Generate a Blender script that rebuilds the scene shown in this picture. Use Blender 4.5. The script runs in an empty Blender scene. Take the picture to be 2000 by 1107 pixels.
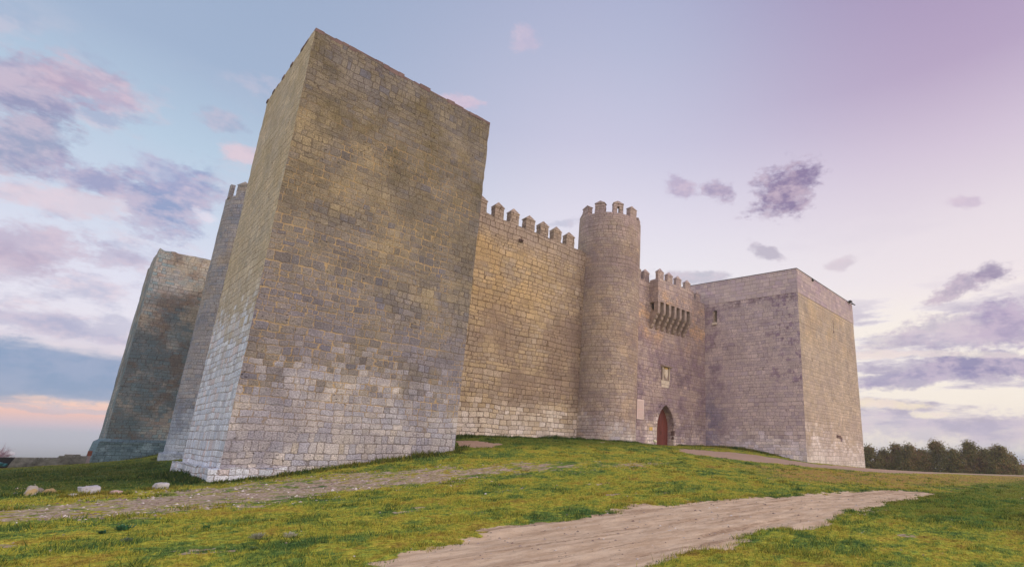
import bpy, bmesh, math, random
import numpy as np
from mathutils import Vector, Matrix, noise as mnoise
SC = bpy.context.scene
rng = np.random.default_rng(7)
random.seed(7)
R = math.radians

# ------------------------------------------------------------------ camera
# heights in this script are metres above the camera's eye; the grass at its feet is at -1.6
CAX = np.array([[0.668026, 0.203961, 0.71564], [-0.743702, 0.150091, 0.651444], [0.025458, -0.967405, 0.251951]])
right, up, back = CAX[:, 0], -CAX[:, 1], -CAX[:, 2]
cam_d = bpy.data.cameras.new('camera')
cam = bpy.data.objects.new('camera', cam_d)
SC.collection.objects.link(cam)
cam.matrix_world = Matrix([[right[i], up[i], back[i], 0.0] for i in range(3)] + [[0, 0, 0, 1]])
cam_d.sensor_width = 36.0
cam_d.lens = 36.0 * 1007 / 2000
cam_d.shift_x = -238 / 2000
cam_d.shift_y = 64.5 / 2000
cam_d.clip_start = 0.1
cam_d.clip_end = 40000
SC.camera = cam

SC.view_settings.view_transform = 'Standard'
SC.view_settings.look = 'None'
SC.view_settings.exposure = 0.12
SC.view_settings.gamma = 1.0
SC.view_settings.use_curve_mapping = False

SUN_BEAR, SUN_EL = 140.0, 20.0       # degrees clockwise from +Y, elevation


def lin(c, k=1.0):
    o = []
    for v in c[:3]:
        v = v / 255.0
        o.append((v / 12.92 if v <= 0.04045 else ((v + 0.055) / 1.055) ** 2.4) * k)
    return (o[0], o[1], o[2], 1.0)


class NT:
    """small helper for building node trees"""
    def __init__(self, tree):
        self.t = tree
        self.n = tree.nodes
        self.l = tree.links

    def put(self, sock, v):
        if v is None:
            return
        if isinstance(v, bpy.types.NodeSocket):
            self.l.new(v, sock)
        else:
            sock.default_value = v

    def node(self, kind, ins=None, **props):
        nd = self.n.new(kind)
        for k, v in props.items():
            setattr(nd, k, v)
        for k, v in (ins or {}).items():
            self.put(nd.inputs[k], v)
        return nd

    def m(self, op, a, b=None, c=None, clamp=False):
        nd = self.n.new('ShaderNodeMath')
        nd.operation = op
        nd.use_clamp = clamp
        for i, v in enumerate((a, b, c)):
            self.put(nd.inputs[i], v)
        return nd.outputs[0]

    def vm(self, op, a, b=None):
        nd = self.n.new('ShaderNodeVectorMath')
        nd.operation = op
        for i, v in enumerate((a, b)):
            self.put(nd.inputs[i], v)
        return nd.outputs[1] if op in ('LENGTH', 'DISTANCE', 'DOT_PRODUCT') else nd.outputs[0]

    def sep(self, v):
        nd = self.node('ShaderNodeSeparateXYZ', {0: v})
        return nd.outputs[0], nd.outputs[1], nd.outputs[2]

    def comb(self, x=0.0, y=0.0, z=0.0):
        return self.node('ShaderNodeCombineXYZ', {0: x, 1: y, 2: z}).outputs[0]

    def noise(self, vec, scale, detail=2.0, rough=0.5, col=False, dist=0.0):
        nd = self.node('ShaderNodeTexNoise', {'Vector': vec, 'Scale': scale, 'Detail': detail, 'Roughness': rough, 'Distortion': dist})
        return nd.outputs[1 if col else 0]

    def ss(self, v, a, b, lo=0.0, hi=1.0):
        nd = self.node('ShaderNodeMapRange', {'Value': v, 'From Min': a, 'From Max': b, 'To Min': lo, 'To Max': hi}, interpolation_type='SMOOTHSTEP')
        return nd.outputs[0]

    def mix(self, f, a, b, mode='MIX'):
        nd = self.n.new('ShaderNodeMix')
        nd.data_type = 'RGBA'
        nd.blend_type = mode
        self.put(nd.inputs[0], f)
        self.put(nd.inputs[6], a)
        self.put(nd.inputs[7], b)
        return nd.outputs[2]

    def ramp(self, f, stops, interp='LINEAR'):
        nd = self.n.new('ShaderNodeValToRGB')
        cr = nd.color_ramp
        cr.interpolation = interp
        while len(cr.elements) < len(stops):
            cr.elements.new(0.5)
        for e, (p, c) in zip(cr.elements, stops):
            e.position = p
            e.color = c
        self.put(nd.inputs[0], f)
        return nd.outputs[0]


# ------------------------------------------------------------------ sky
# clouds: bearing, elevation, half-length, half-height, tilt (degrees), colour, opacity
CLOUDS=[
  (-6.1, 23.9, 2.9, 2.1, 13.0, (160, 150, 182), 0.75),
  (-3.7, 25.6, 2.4, 1.6, 3.0, (184, 164, 188), 0.7),
  (-5.8, 20.6, 2.7, 2.4, 36.0, (142, 146, 180), 0.8),
  (-2.2, 24.9, 1.7, 0.9, -15.0, (190, 172, 196), 0.5),
  (-1.5, 19.6, 3.6, 1.2, 6.0, (150, 150, 188), 0.85),
  (-3.2, 17.1, 4.9, 1.3, 10.0, (222, 200, 210), 0.6),
  (3.5, 18.9, 3.1, 2.6, 66.0, (138, 152, 192), 0.9),
  (2.6, 20.8, 2.3, 1.2, -6.0, (165, 165, 200), 0.5),
  (4.9, 26.5, 1.8, 0.9, 7.0, (160, 168, 196), 0.6),
  (6.7, 24.4, 1.5, 1.0, 21.0, (224, 194, 204), 0.65),
  (-3.5, 13.1, 3.2, 1.5, 5.0, (184, 168, 192), 0.75),
  (0.6, 13.5, 1.7, 0.8, 12.0, (178, 166, 192), 0.6),
  (-4.2, 11.6, 2.1, 1.1, 3.0, (180, 164, 188), 0.6),
  (-2.4, 7.8, 2.9, 1.0, 2.0, (170, 170, 200), 0.7),
  (1.9, 7.3, 1.4, 0.5, -3.0, (172, 172, 202), 0.6),
  (-1.6, 4.4, 6.7, 1.6, -5.0, (134, 156, 190), 0.92),
  (-0.1, 1.9, 4.4, 0.2, -4.0, (190, 180, 198), 0.6),
  (-1.2, 2.3, 3.0, 0.1, -4.0, (196, 186, 200), 0.4),
  (65.4, 27.6, 4.0, 2.3, 24.0, (132, 114, 152), 0.92),
  (57.4, 28.0, 2.4, 1.0, -15.0, (152, 136, 170), 0.75),
  (52.7, 28.9, 2.2, 0.9, -21.0, (168, 150, 182), 0.65),
  (82.7, 23.6, 1.4, 0.6, -14.0, (190, 168, 194), 0.5),
  (54.3, 18.8, 4.7, 0.9, -1.0, (168, 168, 186), 0.65),
  (62.5, 21.2, 2.3, 0.7, -23.0, (160, 150, 172), 0.6),
  (81.9, 15.8, 3.2, 0.9, 17.0, (160, 145, 172), 0.8),
  (83.7, 16.7, 1.0, 0.8, 35.0, (150, 135, 165), 0.7),
  (81.9, 11.9, 6.9, 1.9, 4.0, (172, 160, 186), 0.7),
  (84.3, 12.4, 2.8, 1.5, 20.0, (160, 142, 180), 0.7),
  (82.6, 8.6, 6.6, 1.2, -4.0, (132, 124, 168), 0.92),
  (75.4, 7.6, 5.0, 0.7, 2.0, (158, 148, 182), 0.8),
  (76.2, 3.1, 6.5, 1.6, 0.0, (184, 174, 200), 0.6),
  (83.0, 2.2, 3.4, 1.6, 2.0, (182, 170, 198), 0.6),
  (74.3, 11.4, 2.8, 1.0, -4.0, (186, 174, 192), 0.5),
  (26.1, 35.0, 2.1, 0.7, 4.0, (222, 190, 206), 0.5),
  (32.5, 41.7, 1.7, 1.1, 9.0, (206, 186, 208), 0.4),
  (39.7, 24.2, 2.1, 0.5, 13.0, (176, 178, 200), 0.5),
  (70.8, 19.5, 1.8, 0.6, 4.0, (190, 176, 190), 0.5),
  (73.8, 5.5, 4.1, 0.5, -5.0, (250, 232, 200), 0.8),
  (78.1, 4.2, 1.9, 0.4, -1.0, (255, 240, 214), 0.8),
  (73.7, 9.9, 3.3, 0.3, -3.0, (246, 232, 216), 0.7),
  (5.7, 18.7, 0.9, 0.5, -23.0, (226, 224, 238), 0.8),
  (77.4, 9.9, 8.8, 0.3, -4.0, (236, 222, 214), 0.6),
  (6.7, 30.7, 2.3, 0.8, 2.0, (160, 176, 204), 0.4),
]

world = bpy.data.worlds.new('World')
SC.world = world
world.use_nodes = True
W = NT(world.node_tree)
W.n.clear()
dirv = W.vm('NORMALIZE', W.node('ShaderNodeTexCoord').outputs['Generated'])
dx, dy, dz = W.sep(dirv)
az = W.m('MULTIPLY', W.m('ARCTAN2', dx, dy), 180 / math.pi)
el = W.m('MULTIPLY', W.m('ARCSINE', dz), 180 / math.pi)
lat = W.m('SINE', W.m('MULTIPLY', W.m('SUBTRACT', az, 41.0), math.pi / 180))
e01 = W.m('DIVIDE', el, 50.0, clamp=True)


def skyramp(st):
    return W.ramp(e01, [(e / 50.0, lin(c)) for e, c in st])


sl = skyramp([(0, (196, 184, 206)), (0.6, (224, 190, 206)), (1.6, (255, 196, 178)), (3.0, (255, 218, 196)), (7.0, (236, 228, 236)), (12, (226, 224, 238)), (18, (204, 214, 232)), (24, (182, 202, 222)), (31, (160, 178, 205)), (45, (150, 166, 196))])
sm = skyramp([(0, (236, 222, 218)), (4, (242, 232, 228)), (10, (246, 241, 240)), (17, (239, 235, 239)), (25, (224, 219, 233)), (33, (200, 198, 221)), (42, (180, 184, 211)), (50, (164, 170, 202))])
sr = skyramp([(0, (214, 200, 208)), (2, (230, 212, 212)), (5, (244, 230, 222)), (10, (247, 238, 234)), (16, (240, 228, 230)), (22, (231, 219, 226)), (29, (210, 194, 213)), (36, (182, 163, 193)), (46, (162, 144, 181))])
base = W.mix(W.ss(lat, -0.62, 0.05), sl, sm)
base = W.mix(W.ss(lat, 0.08, 0.74), base, sr)
# warped cloud coordinates
P0 = W.comb(az, el, 0.0)
pst = W.comb(W.m('MULTIPLY', az, 0.55), el, 0.0)
w1 = W.noise(pst, 0.16, 6.0, 0.62, col=True)
warp = W.vm('MULTIPLY', W.vm('SUBTRACT', w1, (0.5, 0.5, 0.5)), (5.0, 2.6, 0.0))
PW = W.vm('ADD', P0, warp)
fb = W.noise(pst, 0.42, 7.0, 0.66)
fb2 = W.noise(W.vm('ADD', pst, (13.0, 5.0, 2.0)), 1.5, 6.0, 0.68)
fbl = W.m('ADD', W.m('SUBTRACT', fb, 0.5), W.m('MULTIPLY', W.m('SUBTRACT', fb2, 0.5), 0.55))
lit = W.ss(W.noise(W.vm('ADD', pst, (3.0, -0.9, 6.0)), 0.62, 6.0, 0.64), 0.40, 0.62)
# loose cloud veil everywhere
veil = W.ss(W.noise(W.comb(W.m('MULTIPLY', az, 0.25), el, 3.0), 0.22, 5.0, 0.6), 0.52, 0.72)
veil = W.m('MULTIPLY', veil, W.ss(el, 30.0, 8.0, 0.0, 0.34))
base = W.mix(veil, base, lin((190, 178, 202)))
# broken layered cloud low on the right and higher on the left
ly = W.noise(W.comb(W.m('MULTIPLY', az, 0.16), W.m('MULTIPLY', el, 0.8), 9.0), 0.55, 8.0, 0.62)
mr_ = W.m('MULTIPLY', W.ss(lat, 0.30, 0.50), W.ss(el, 18.0, 11.0))
base = W.mix(W.m('MULTIPLY', mr_, W.ss(ly, 0.56, 0.44, 0.0, 0.55)), base, lin((252, 240, 222)))
base = W.mix(W.m('MULTIPLY', mr_, W.ss(ly, 0.47, 0.60, 0.0, 0.8)), base, W.mix(lit, lin((158, 146, 178)), lin((192, 180, 198))))
ll_ = W.noise(W.comb(W.m('MULTIPLY', az, 0.35), W.m('MULTIPLY', el, 0.7), 4.0), 0.42, 8.0, 0.62)
ml_ = W.m('MULTIPLY', W.ss(lat, -0.50, -0.66), W.m('MULTIPLY', W.ss(el, 31.0, 24.0), W.ss(el, 3.5, 8.0)))
base = W.mix(W.m('MULTIPLY', ml_, W.ss(ll_, 0.49, 0.62, 0.0, 0.5)), base, W.mix(lit, lin((156, 156, 190)), lin((224, 198, 208))))
cov = None
for (ca, ce, ra, rb, rot, col, op) in CLOUDS:
    mp = W.node('ShaderNodeMapping', {'Vector': PW, 'Location': (ca, ce, 0), 'Rotation': (0, 0, R(rot)), 'Scale': (ra * 1.15, rb * 1.15, 1)}, vector_type='TEXTURE')
    ln = W.vm('LENGTH', mp.outputs[0])
    dd = W.m('MULTIPLY_ADD', fbl, -2.2, ln)
    al = W.ss(dd, 1.15, 0.45, 0.0, op)
    base = W.mix(al, base, lin(col))
    cov = al if cov is None else W.m('MAXIMUM', cov, al)
# clouds are lighter and warmer where they are thin
base = W.mix(W.m('MULTIPLY', W.m('MULTIPLY', cov, lit), 0.5), base, lin((236, 212, 220)))
# solid bank low on the left
bn = W.m('MULTIPLY_ADD', W.m('SUBTRACT', W.noise(W.comb(W.m('MULTIPLY', az, 0.22), el, 7.0), 0.5, 6.0, 0.6), 0.5), 3.0, el)
bk = W.m('MULTIPLY', W.m('MULTIPLY', W.ss(bn, 2.4, 3.1), W.ss(bn, 6.9, 5.7)), W.ss(lat, -0.50, -0.62))
base = W.mix(W.m('MULTIPLY', bk, 0.88), base, W.mix(W.m('MULTIPLY', lit, 0.25), lin((126, 150, 188)), lin((170, 178, 206))))
# unseen sky behind the camera, brightened and warmed as fill for the walls
fwd = W.vm('DOT_PRODUCT', dirv, (0.74, 0.67, 0.0))
back_fill = W.mix(W.ss(fwd, -0.05, -0.6), (1.0, 1.0, 1.0, 1.0), (2.15, 1.95, 1.75, 1.0))
bright = W.mix(1.0, base, back_fill, 'MULTIPLY')
below = W.ss(dz, 0.0, -0.05)
bright = W.mix(below, bright, lin((120, 118, 110)))
bg1 = W.node('ShaderNodeBackground', {'Color': bright, 'Strength': 0.93})
nish = W.node('ShaderNodeTexSky')
nish.sky_type = 'NISHITA'
nish.sun_disc = False
nish.sun_elevation = R(SUN_EL)
nish.sun_rotation = R(SUN_BEAR)
bg2 = W.node('ShaderNodeBackground', {'Color': nish.outputs[0], 'Strength': 0.006})
add = W.node('ShaderNodeAddShader', {0: bg1.outputs[0], 1: bg2.outputs[0]})
wo = W.node('ShaderNodeOutputWorld', {'Surface': add.outputs[0]})

sun_d = bpy.data.lights.new('sun', 'SUN')
sun_d.energy = 1.15
sun_d.angle = R(30)
sun_d.color = (1.0, 0.9, 0.8)
sun = bpy.data.objects.new('sun', sun_d)
SC.collection.objects.link(sun)
sv = Vector((math.sin(R(SUN_BEAR)) * math.cos(R(SUN_EL)), math.cos(R(SUN_BEAR)) * math.cos(R(SUN_EL)), math.sin(R(SUN_EL))))
sun.rotation_euler = sv.to_track_quat('Z', 'Y').to_euler()
SC.cycles.max_bounces = 6
SC.cycles.diffuse_bounces = 3
SC.cycles.volume_bounces = 1

# ------------------------------------------------------------------ helpers
def tag(o, label=None, cat=None, group=None, kind=None):
    if label: o['label'] = label
    if cat: o['category'] = cat
    if group: o['group'] = group
    if kind: o['kind'] = kind
    return o


def link(o, parent=None):
    SC.collection.objects.link(o)
    if parent is not None:
        o.parent = parent
    return o


def empty(name, loc=(0, 0, 0)):
    o = bpy.data.objects.new(name, None)
    o.location = loc
    o.empty_display_size = 0.2
    SC.collection.objects.link(o)
    return o


def mesh_obj(name, verts, faces, mat, parent=None, smooth=None, loc=(0, 0, 0)):
    """loc is the object's origin in the same frame as verts"""
    me = bpy.data.meshes.new(name)
    L = Vector(loc)
    me.from_pydata([tuple(Vector(v) - L) for v in verts], [], faces)
    me.update()
    if mat: me.materials.append(mat)
    if smooth is not None:
        me.shade_smooth()
        me.set_sharp_from_angle(angle=R(smooth))
    o = bpy.data.objects.new(name, me)
    link(o, parent)
    pl = Vector((0, 0, 0))
    p = parent
    while p is not None:
        pl += p.location
        p = p.parent
    o.location = L - pl
    return o


class MB:
    """collects boxes and prisms for one part"""
    def __init__(self):
        self.v = []
        self.f = []

    def add(self, vs, fs):
        k = len(self.v)
        self.v += [tuple(v) for v in vs]
        self.f += [tuple(i + k for i in f) for f in fs]

    def box(self, x0, x1, y0, y1, z0, z1, j=0.0):
        vs = [(x, y, z) for z in (z0, z1) for x, y in ((x0, y0), (x1, y0), (x1, y1), (x0, y1))]
        if j:
            vs = [tuple(c + random.uniform(-j, j) for c in v) for v in vs]
        self.add(vs, [(3, 2, 1, 0), (4, 5, 6, 7), (0, 1, 5, 4), (1, 2, 6, 5), (2, 3, 7, 6), (3, 0, 4, 7)])

    def prism(self, poly, axis, a, b):
        """poly of 2D points extruded along axis ('x','y','z') from a to b"""
        def P(p, t):
            return {'x': (t, p[0], p[1]), 'y': (p[0], t, p[1]), 'z': (p[0], p[1], t)}[axis]
        n = len(poly)
        vs = [P(p, a) for p in poly] + [P(p, b) for p in poly]
        self.add(vs, [tuple(range(n))[::-1], tuple(range(n, 2 * n))] + [(i, (i + 1) % n, n + (i + 1) % n, n + i) for i in range(n)])

    def tube(self, pts, rad, n=6):
        rings = []
        for i, p in enumerate(pts):
            p = Vector(p)
            a = Vector(pts[max(i - 1, 0)]); b = Vector(pts[min(i + 1, len(pts) - 1)])
            d = (b - a).normalized()
            q = d.orthogonal().normalized()
            w = d.cross(q)
            r = rad[i] if hasattr(rad, '__len__') else rad
            rings.append([p + (q * math.cos(t) + w * math.sin(t)) * r for t in [2 * math.pi * k / n for k in range(n)]])
        vs = [tuple(v) for r_ in rings for v in r_]
        fs = []
        for i in range(len(rings) - 1):
            for k in range(n):
                fs.append((i * n + k, i * n + (k + 1) % n, (i + 1) * n + (k + 1) % n, (i + 1) * n + k))
        fs += [tuple(range(n))[::-1], tuple(range((len(rings) - 1) * n, len(rings) * n))]
        self.add(vs, fs)

    def build(self, name, mat, parent=None, loc=(0, 0, 0), smooth=None):
        o = mesh_obj(name, self.v, self.f, mat, parent, smooth, loc)
        bm = bmesh.new(); bm.from_mesh(o.data)
        bmesh.ops.recalc_face_normals(bm, faces=bm.faces)
        bm.to_mesh(o.data); bm.free()
        return o


def world_off(o):
    v = Vector((0, 0, 0))
    while o is not None:
        v += o.location
        o = o.parent
    return v


def wall_uv(o, mode='box', centre=None, rad=1.0, shift=0.0):
    """masonry coordinates in metres: u runs round the wall, v is the height"""
    me = o.data
    off = np.array(world_off(o))
    n = len(me.vertices)
    co = np.empty(n * 3); me.vertices.foreach_get('co', co); co = co.reshape(-1, 3) + off
    nl = len(me.loops)
    vi = np.empty(nl, int); me.loops.foreach_get('vertex_index', vi)
    fn = np.empty(len(me.polygons) * 3); me.polygons.foreach_get('normal', fn); fn = fn.reshape(-1, 3)
    lt = np.empty(len(me.polygons), int); me.polygons.foreach_get('loop_total', lt)
    fnl = np.repeat(fn, lt, axis=0)
    c = co[vi]
    u = np.where(np.abs(fnl[:, 1]) >= np.abs(fnl[:, 0]), c[:, 0], c[:, 1] + 3.37)
    v = c[:, 2].copy()
    if mode == 'cyl':
        an = np.arctan2(c[:, 1] - centre[1], c[:, 0] - centre[0])
        an = np.where(an > 1.2, an - 2 * math.pi, an)
        u = an * rad
    top = np.abs(fnl[:, 2]) > 0.75
    u = np.where(top, c[:, 0], u); v = np.where(top, c[:, 1], v)
    uvl = me.uv_layers.new(name='UVMap')
    uvl.data.foreach_set('uv', np.stack([u + shift, v], 1).ravel())


def nvec(p, f):
    return mnoise.noise_vector(Vector(p) * f)


def rough_prism(name, foot, z0, z1, step, mat, parent=None, amp=0.02, top_jit=0.05, batter=0.0, loc=(0, 0, 0), lean=None, closed=True):
    """tall masonry solid on a footprint polygon, its faces finely divided and slightly uneven"""
    ring = []
    n = len(foot)
    for i in range(n):
        a = Vector(foot[i]); b = Vector(foot[(i + 1) % n])
        k = max(1, int(round((b - a).length / step)))
        for j in range(k):
            ring.append(a.lerp(b, j / k))
    c = sum((Vector(p) for p in foot), Vector((0, 0))) / n
    nz = max(1, int(round((z1 - z0) / step)))
    verts = []
    for iz in range(nz + 1):
        z = z0 + (z1 - z0) * iz / nz
        for p in ring:
            q = Vector((p.x, p.y, z))
            if batter:
                s = 1 + batter * max(0.0, 1 - (z - z0) / (z1 - z0))
                q.x = c.x + (q.x - c.x) * s; q.y = c.y + (q.y - c.y) * s
            d = nvec(q, 0.45) * amp + nvec(q, 2.3) * amp * 0.6
            q.x += d.x; q.y += d.y
            if iz == nz:
                q.z += mnoise.noise(Vector((p.x, p.y, 0)) * 1.7) * top_jit
            verts.append(q)
    m = len(ring)
    faces = []
    for iz in range(nz):
        for k in range(m):
            faces.append((iz * m + k, iz * m + (k + 1) % m, (iz + 1) * m + (k + 1) % m, (iz + 1) * m + k))
    faces.append(tuple(range(m))[::-1])
    faces.append(tuple(range(nz * m, (nz + 1) * m)))
    return mesh_obj(name, verts, faces, mat, parent, 32, loc)


def cut(o, cutters):
    """subtract closed meshes given as MB objects in the script's frame"""
    tmp = []
    for mb in cutters:
        c = mb.build('cutter', None)
        tmp.append(c)
        md = o.modifiers.new('cut', 'BOOLEAN')
        md.operation = 'DIFFERENCE'
        md.object = c
        md.solver = 'EXACT'
    bpy.context.view_layer.update()
    dg = bpy.context.evaluated_depsgraph_get()
    me = bpy.data.meshes.new_from_object(o.evaluated_get(dg), depsgraph=dg)
    o.modifiers.clear()
    old = o.data
    o.data = me
    me.name = old.name
    bpy.data.meshes.remove(old)
    for c in tmp:
        d = c.data
        bpy.data.objects.remove(c)
        bpy.data.meshes.remove(d)
    return o


def copy_tree(o, parent, delta, rotz=0.0):
    c = o.copy()
    link(c, parent)
    c.location = o.location + Vector(delta)
    c.rotation_euler.z += rotz
    return c

# ------------------------------------------------------------------ materials
def new_mat(name):
    m = bpy.data.materials.new(name)
    m.use_nodes = True
    t = NT(m.node_tree)
    t.n.clear()
    return m, t


def finish(t, col, rough=0.9, bump=None, dist=0.02, strength=1.0, **extra):
    nm = None
    if bump is not None:
        nm = t.node('ShaderNodeBump', {'Height': bump, 'Distance': dist, 'Strength': strength}).outputs[0]
    b = t.node('ShaderNodeBsdfPrincipled', {'Base Color': col, 'Roughness': rough})
    b.inputs['Specular IOR Level'].default_value = extra.get('spec', 0.25)
    if 'metal' in extra: b.inputs['Metallic'].default_value = extra['metal']
    if nm is not None:
        t.l.new(nm, b.inputs['Normal'])
    if 'emit' in extra:
        b.inputs['Emission Color'].default_value = extra['emit']
        b.inputs['Emission Strength'].default_value = extra.get('estr', 1.0)
    t.node('ShaderNodeOutputMaterial', {'Surface': b.outputs[0]})


# node group: coursed rubble masonry
grp = bpy.data.node_groups.new('coursed_masonry', 'ShaderNodeTree')
for nm_, ty in (('UV', 'NodeSocketVector'), ('Course', 'NodeSocketFloat'), ('Length', 'NodeSocketFloat'), ('Wobble', 'NodeSocketFloat')):
    grp.interface.new_socket(nm_, in_out='INPUT', socket_type=ty)
for nm_ in ('Joint', 'Rand', 'RandB', 'RandC'):
    grp.interface.new_socket(nm_, in_out='OUTPUT', socket_type='NodeSocketFloat')
g = NT(grp)
gi = g.node('NodeGroupInput'); go = g.node('NodeGroupOutput')
uv, H, L, WB = gi.outputs[0], gi.outputs[1], gi.outputs[2], gi.outputs[3]
gx, gy, gz = g.sep(uv)
wav = g.m('MULTIPLY', g.m('SUBTRACT', g.noise(uv, 0.42, 1.0), 0.5), g.m('MULTIPLY', WB, 0.26))
rc = g.noise(uv, 5.0, 3.0, 0.6, col=True)
rx, ry, rz = g.sep(rc)
y1 = g.m('ADD', gy, g.m('ADD', wav, g.m('MULTIPLY', g.m('SUBTRACT', ry, 0.5), g.m('MULTIPLY', WB, 0.13))))
x1 = g.m('ADD', gx, g.m('MULTIPLY', g.m('SUBTRACT', rx, 0.5), g.m('MULTIPLY', WB, 0.16)))
yn = g.noise(g.comb(0.0, y1, 0.0), 1.1, 0.0)
y2 = g.m('MULTIPLY_ADD', g.m('SUBTRACT', yn, 0.5), 0.55, y1)
rr = g.m('DIVIDE', y2, H)
row = g.m('FLOOR', rr); fv = g.m('FRACT', rr)
wn = g.node('ShaderNodeTexWhiteNoise', {'W': row}, noise_dimensions='1D')
w_x, w_y, w_z = g.sep(wn.outputs[1])
xn = g.noise(g.comb(g.m('ADD', gx, g.m('MULTIPLY', row, 13.7)), g.m('MULTIPLY', row, 3.1), 0.0), 0.9, 1.0)
x2 = g.m('ADD', g.m('MULTIPLY_ADD', w_x, 9.3, x1), g.m('MULTIPLY', g.m('SUBTRACT', xn, 0.5), 1.1))
Lr = g.m('MULTIPLY', L, g.m('MULTIPLY_ADD', w_y, 0.8, 0.65))
cc = g.m('DIVIDE', x2, Lr)
colm = g.m('FLOOR', cc); fu = g.m('FRACT', cc)
dv = g.m('MULTIPLY', g.m('MINIMUM', fv, g.m('SUBTRACT', 1.0, fv)), H)
du = g.m('MULTIPLY', g.m('MINIMUM', fu, g.m('SUBTRACT', 1.0, fu)), Lr)
sm_ = g.n.new('ShaderNodeMath'); sm_.operation = 'SMOOTH_MIN'
g.put(sm_.inputs[0], dv); g.put(sm_.inputs[1], du); sm_.inputs[2].default_value = 0.03
cell = g.node('ShaderNodeTexWhiteNoise', {'Vector': g.comb(colm, row, 0.0)}, noise_dimensions='2D')
c_x, c_y, c_z = g.sep(cell.outputs[1])
g.put(go.inputs[0], sm_.outputs[0]); g.put(go.inputs[1], c_x); g.put(go.inputs[2], c_y); g.put(go.inputs[3], c_z)


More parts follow.
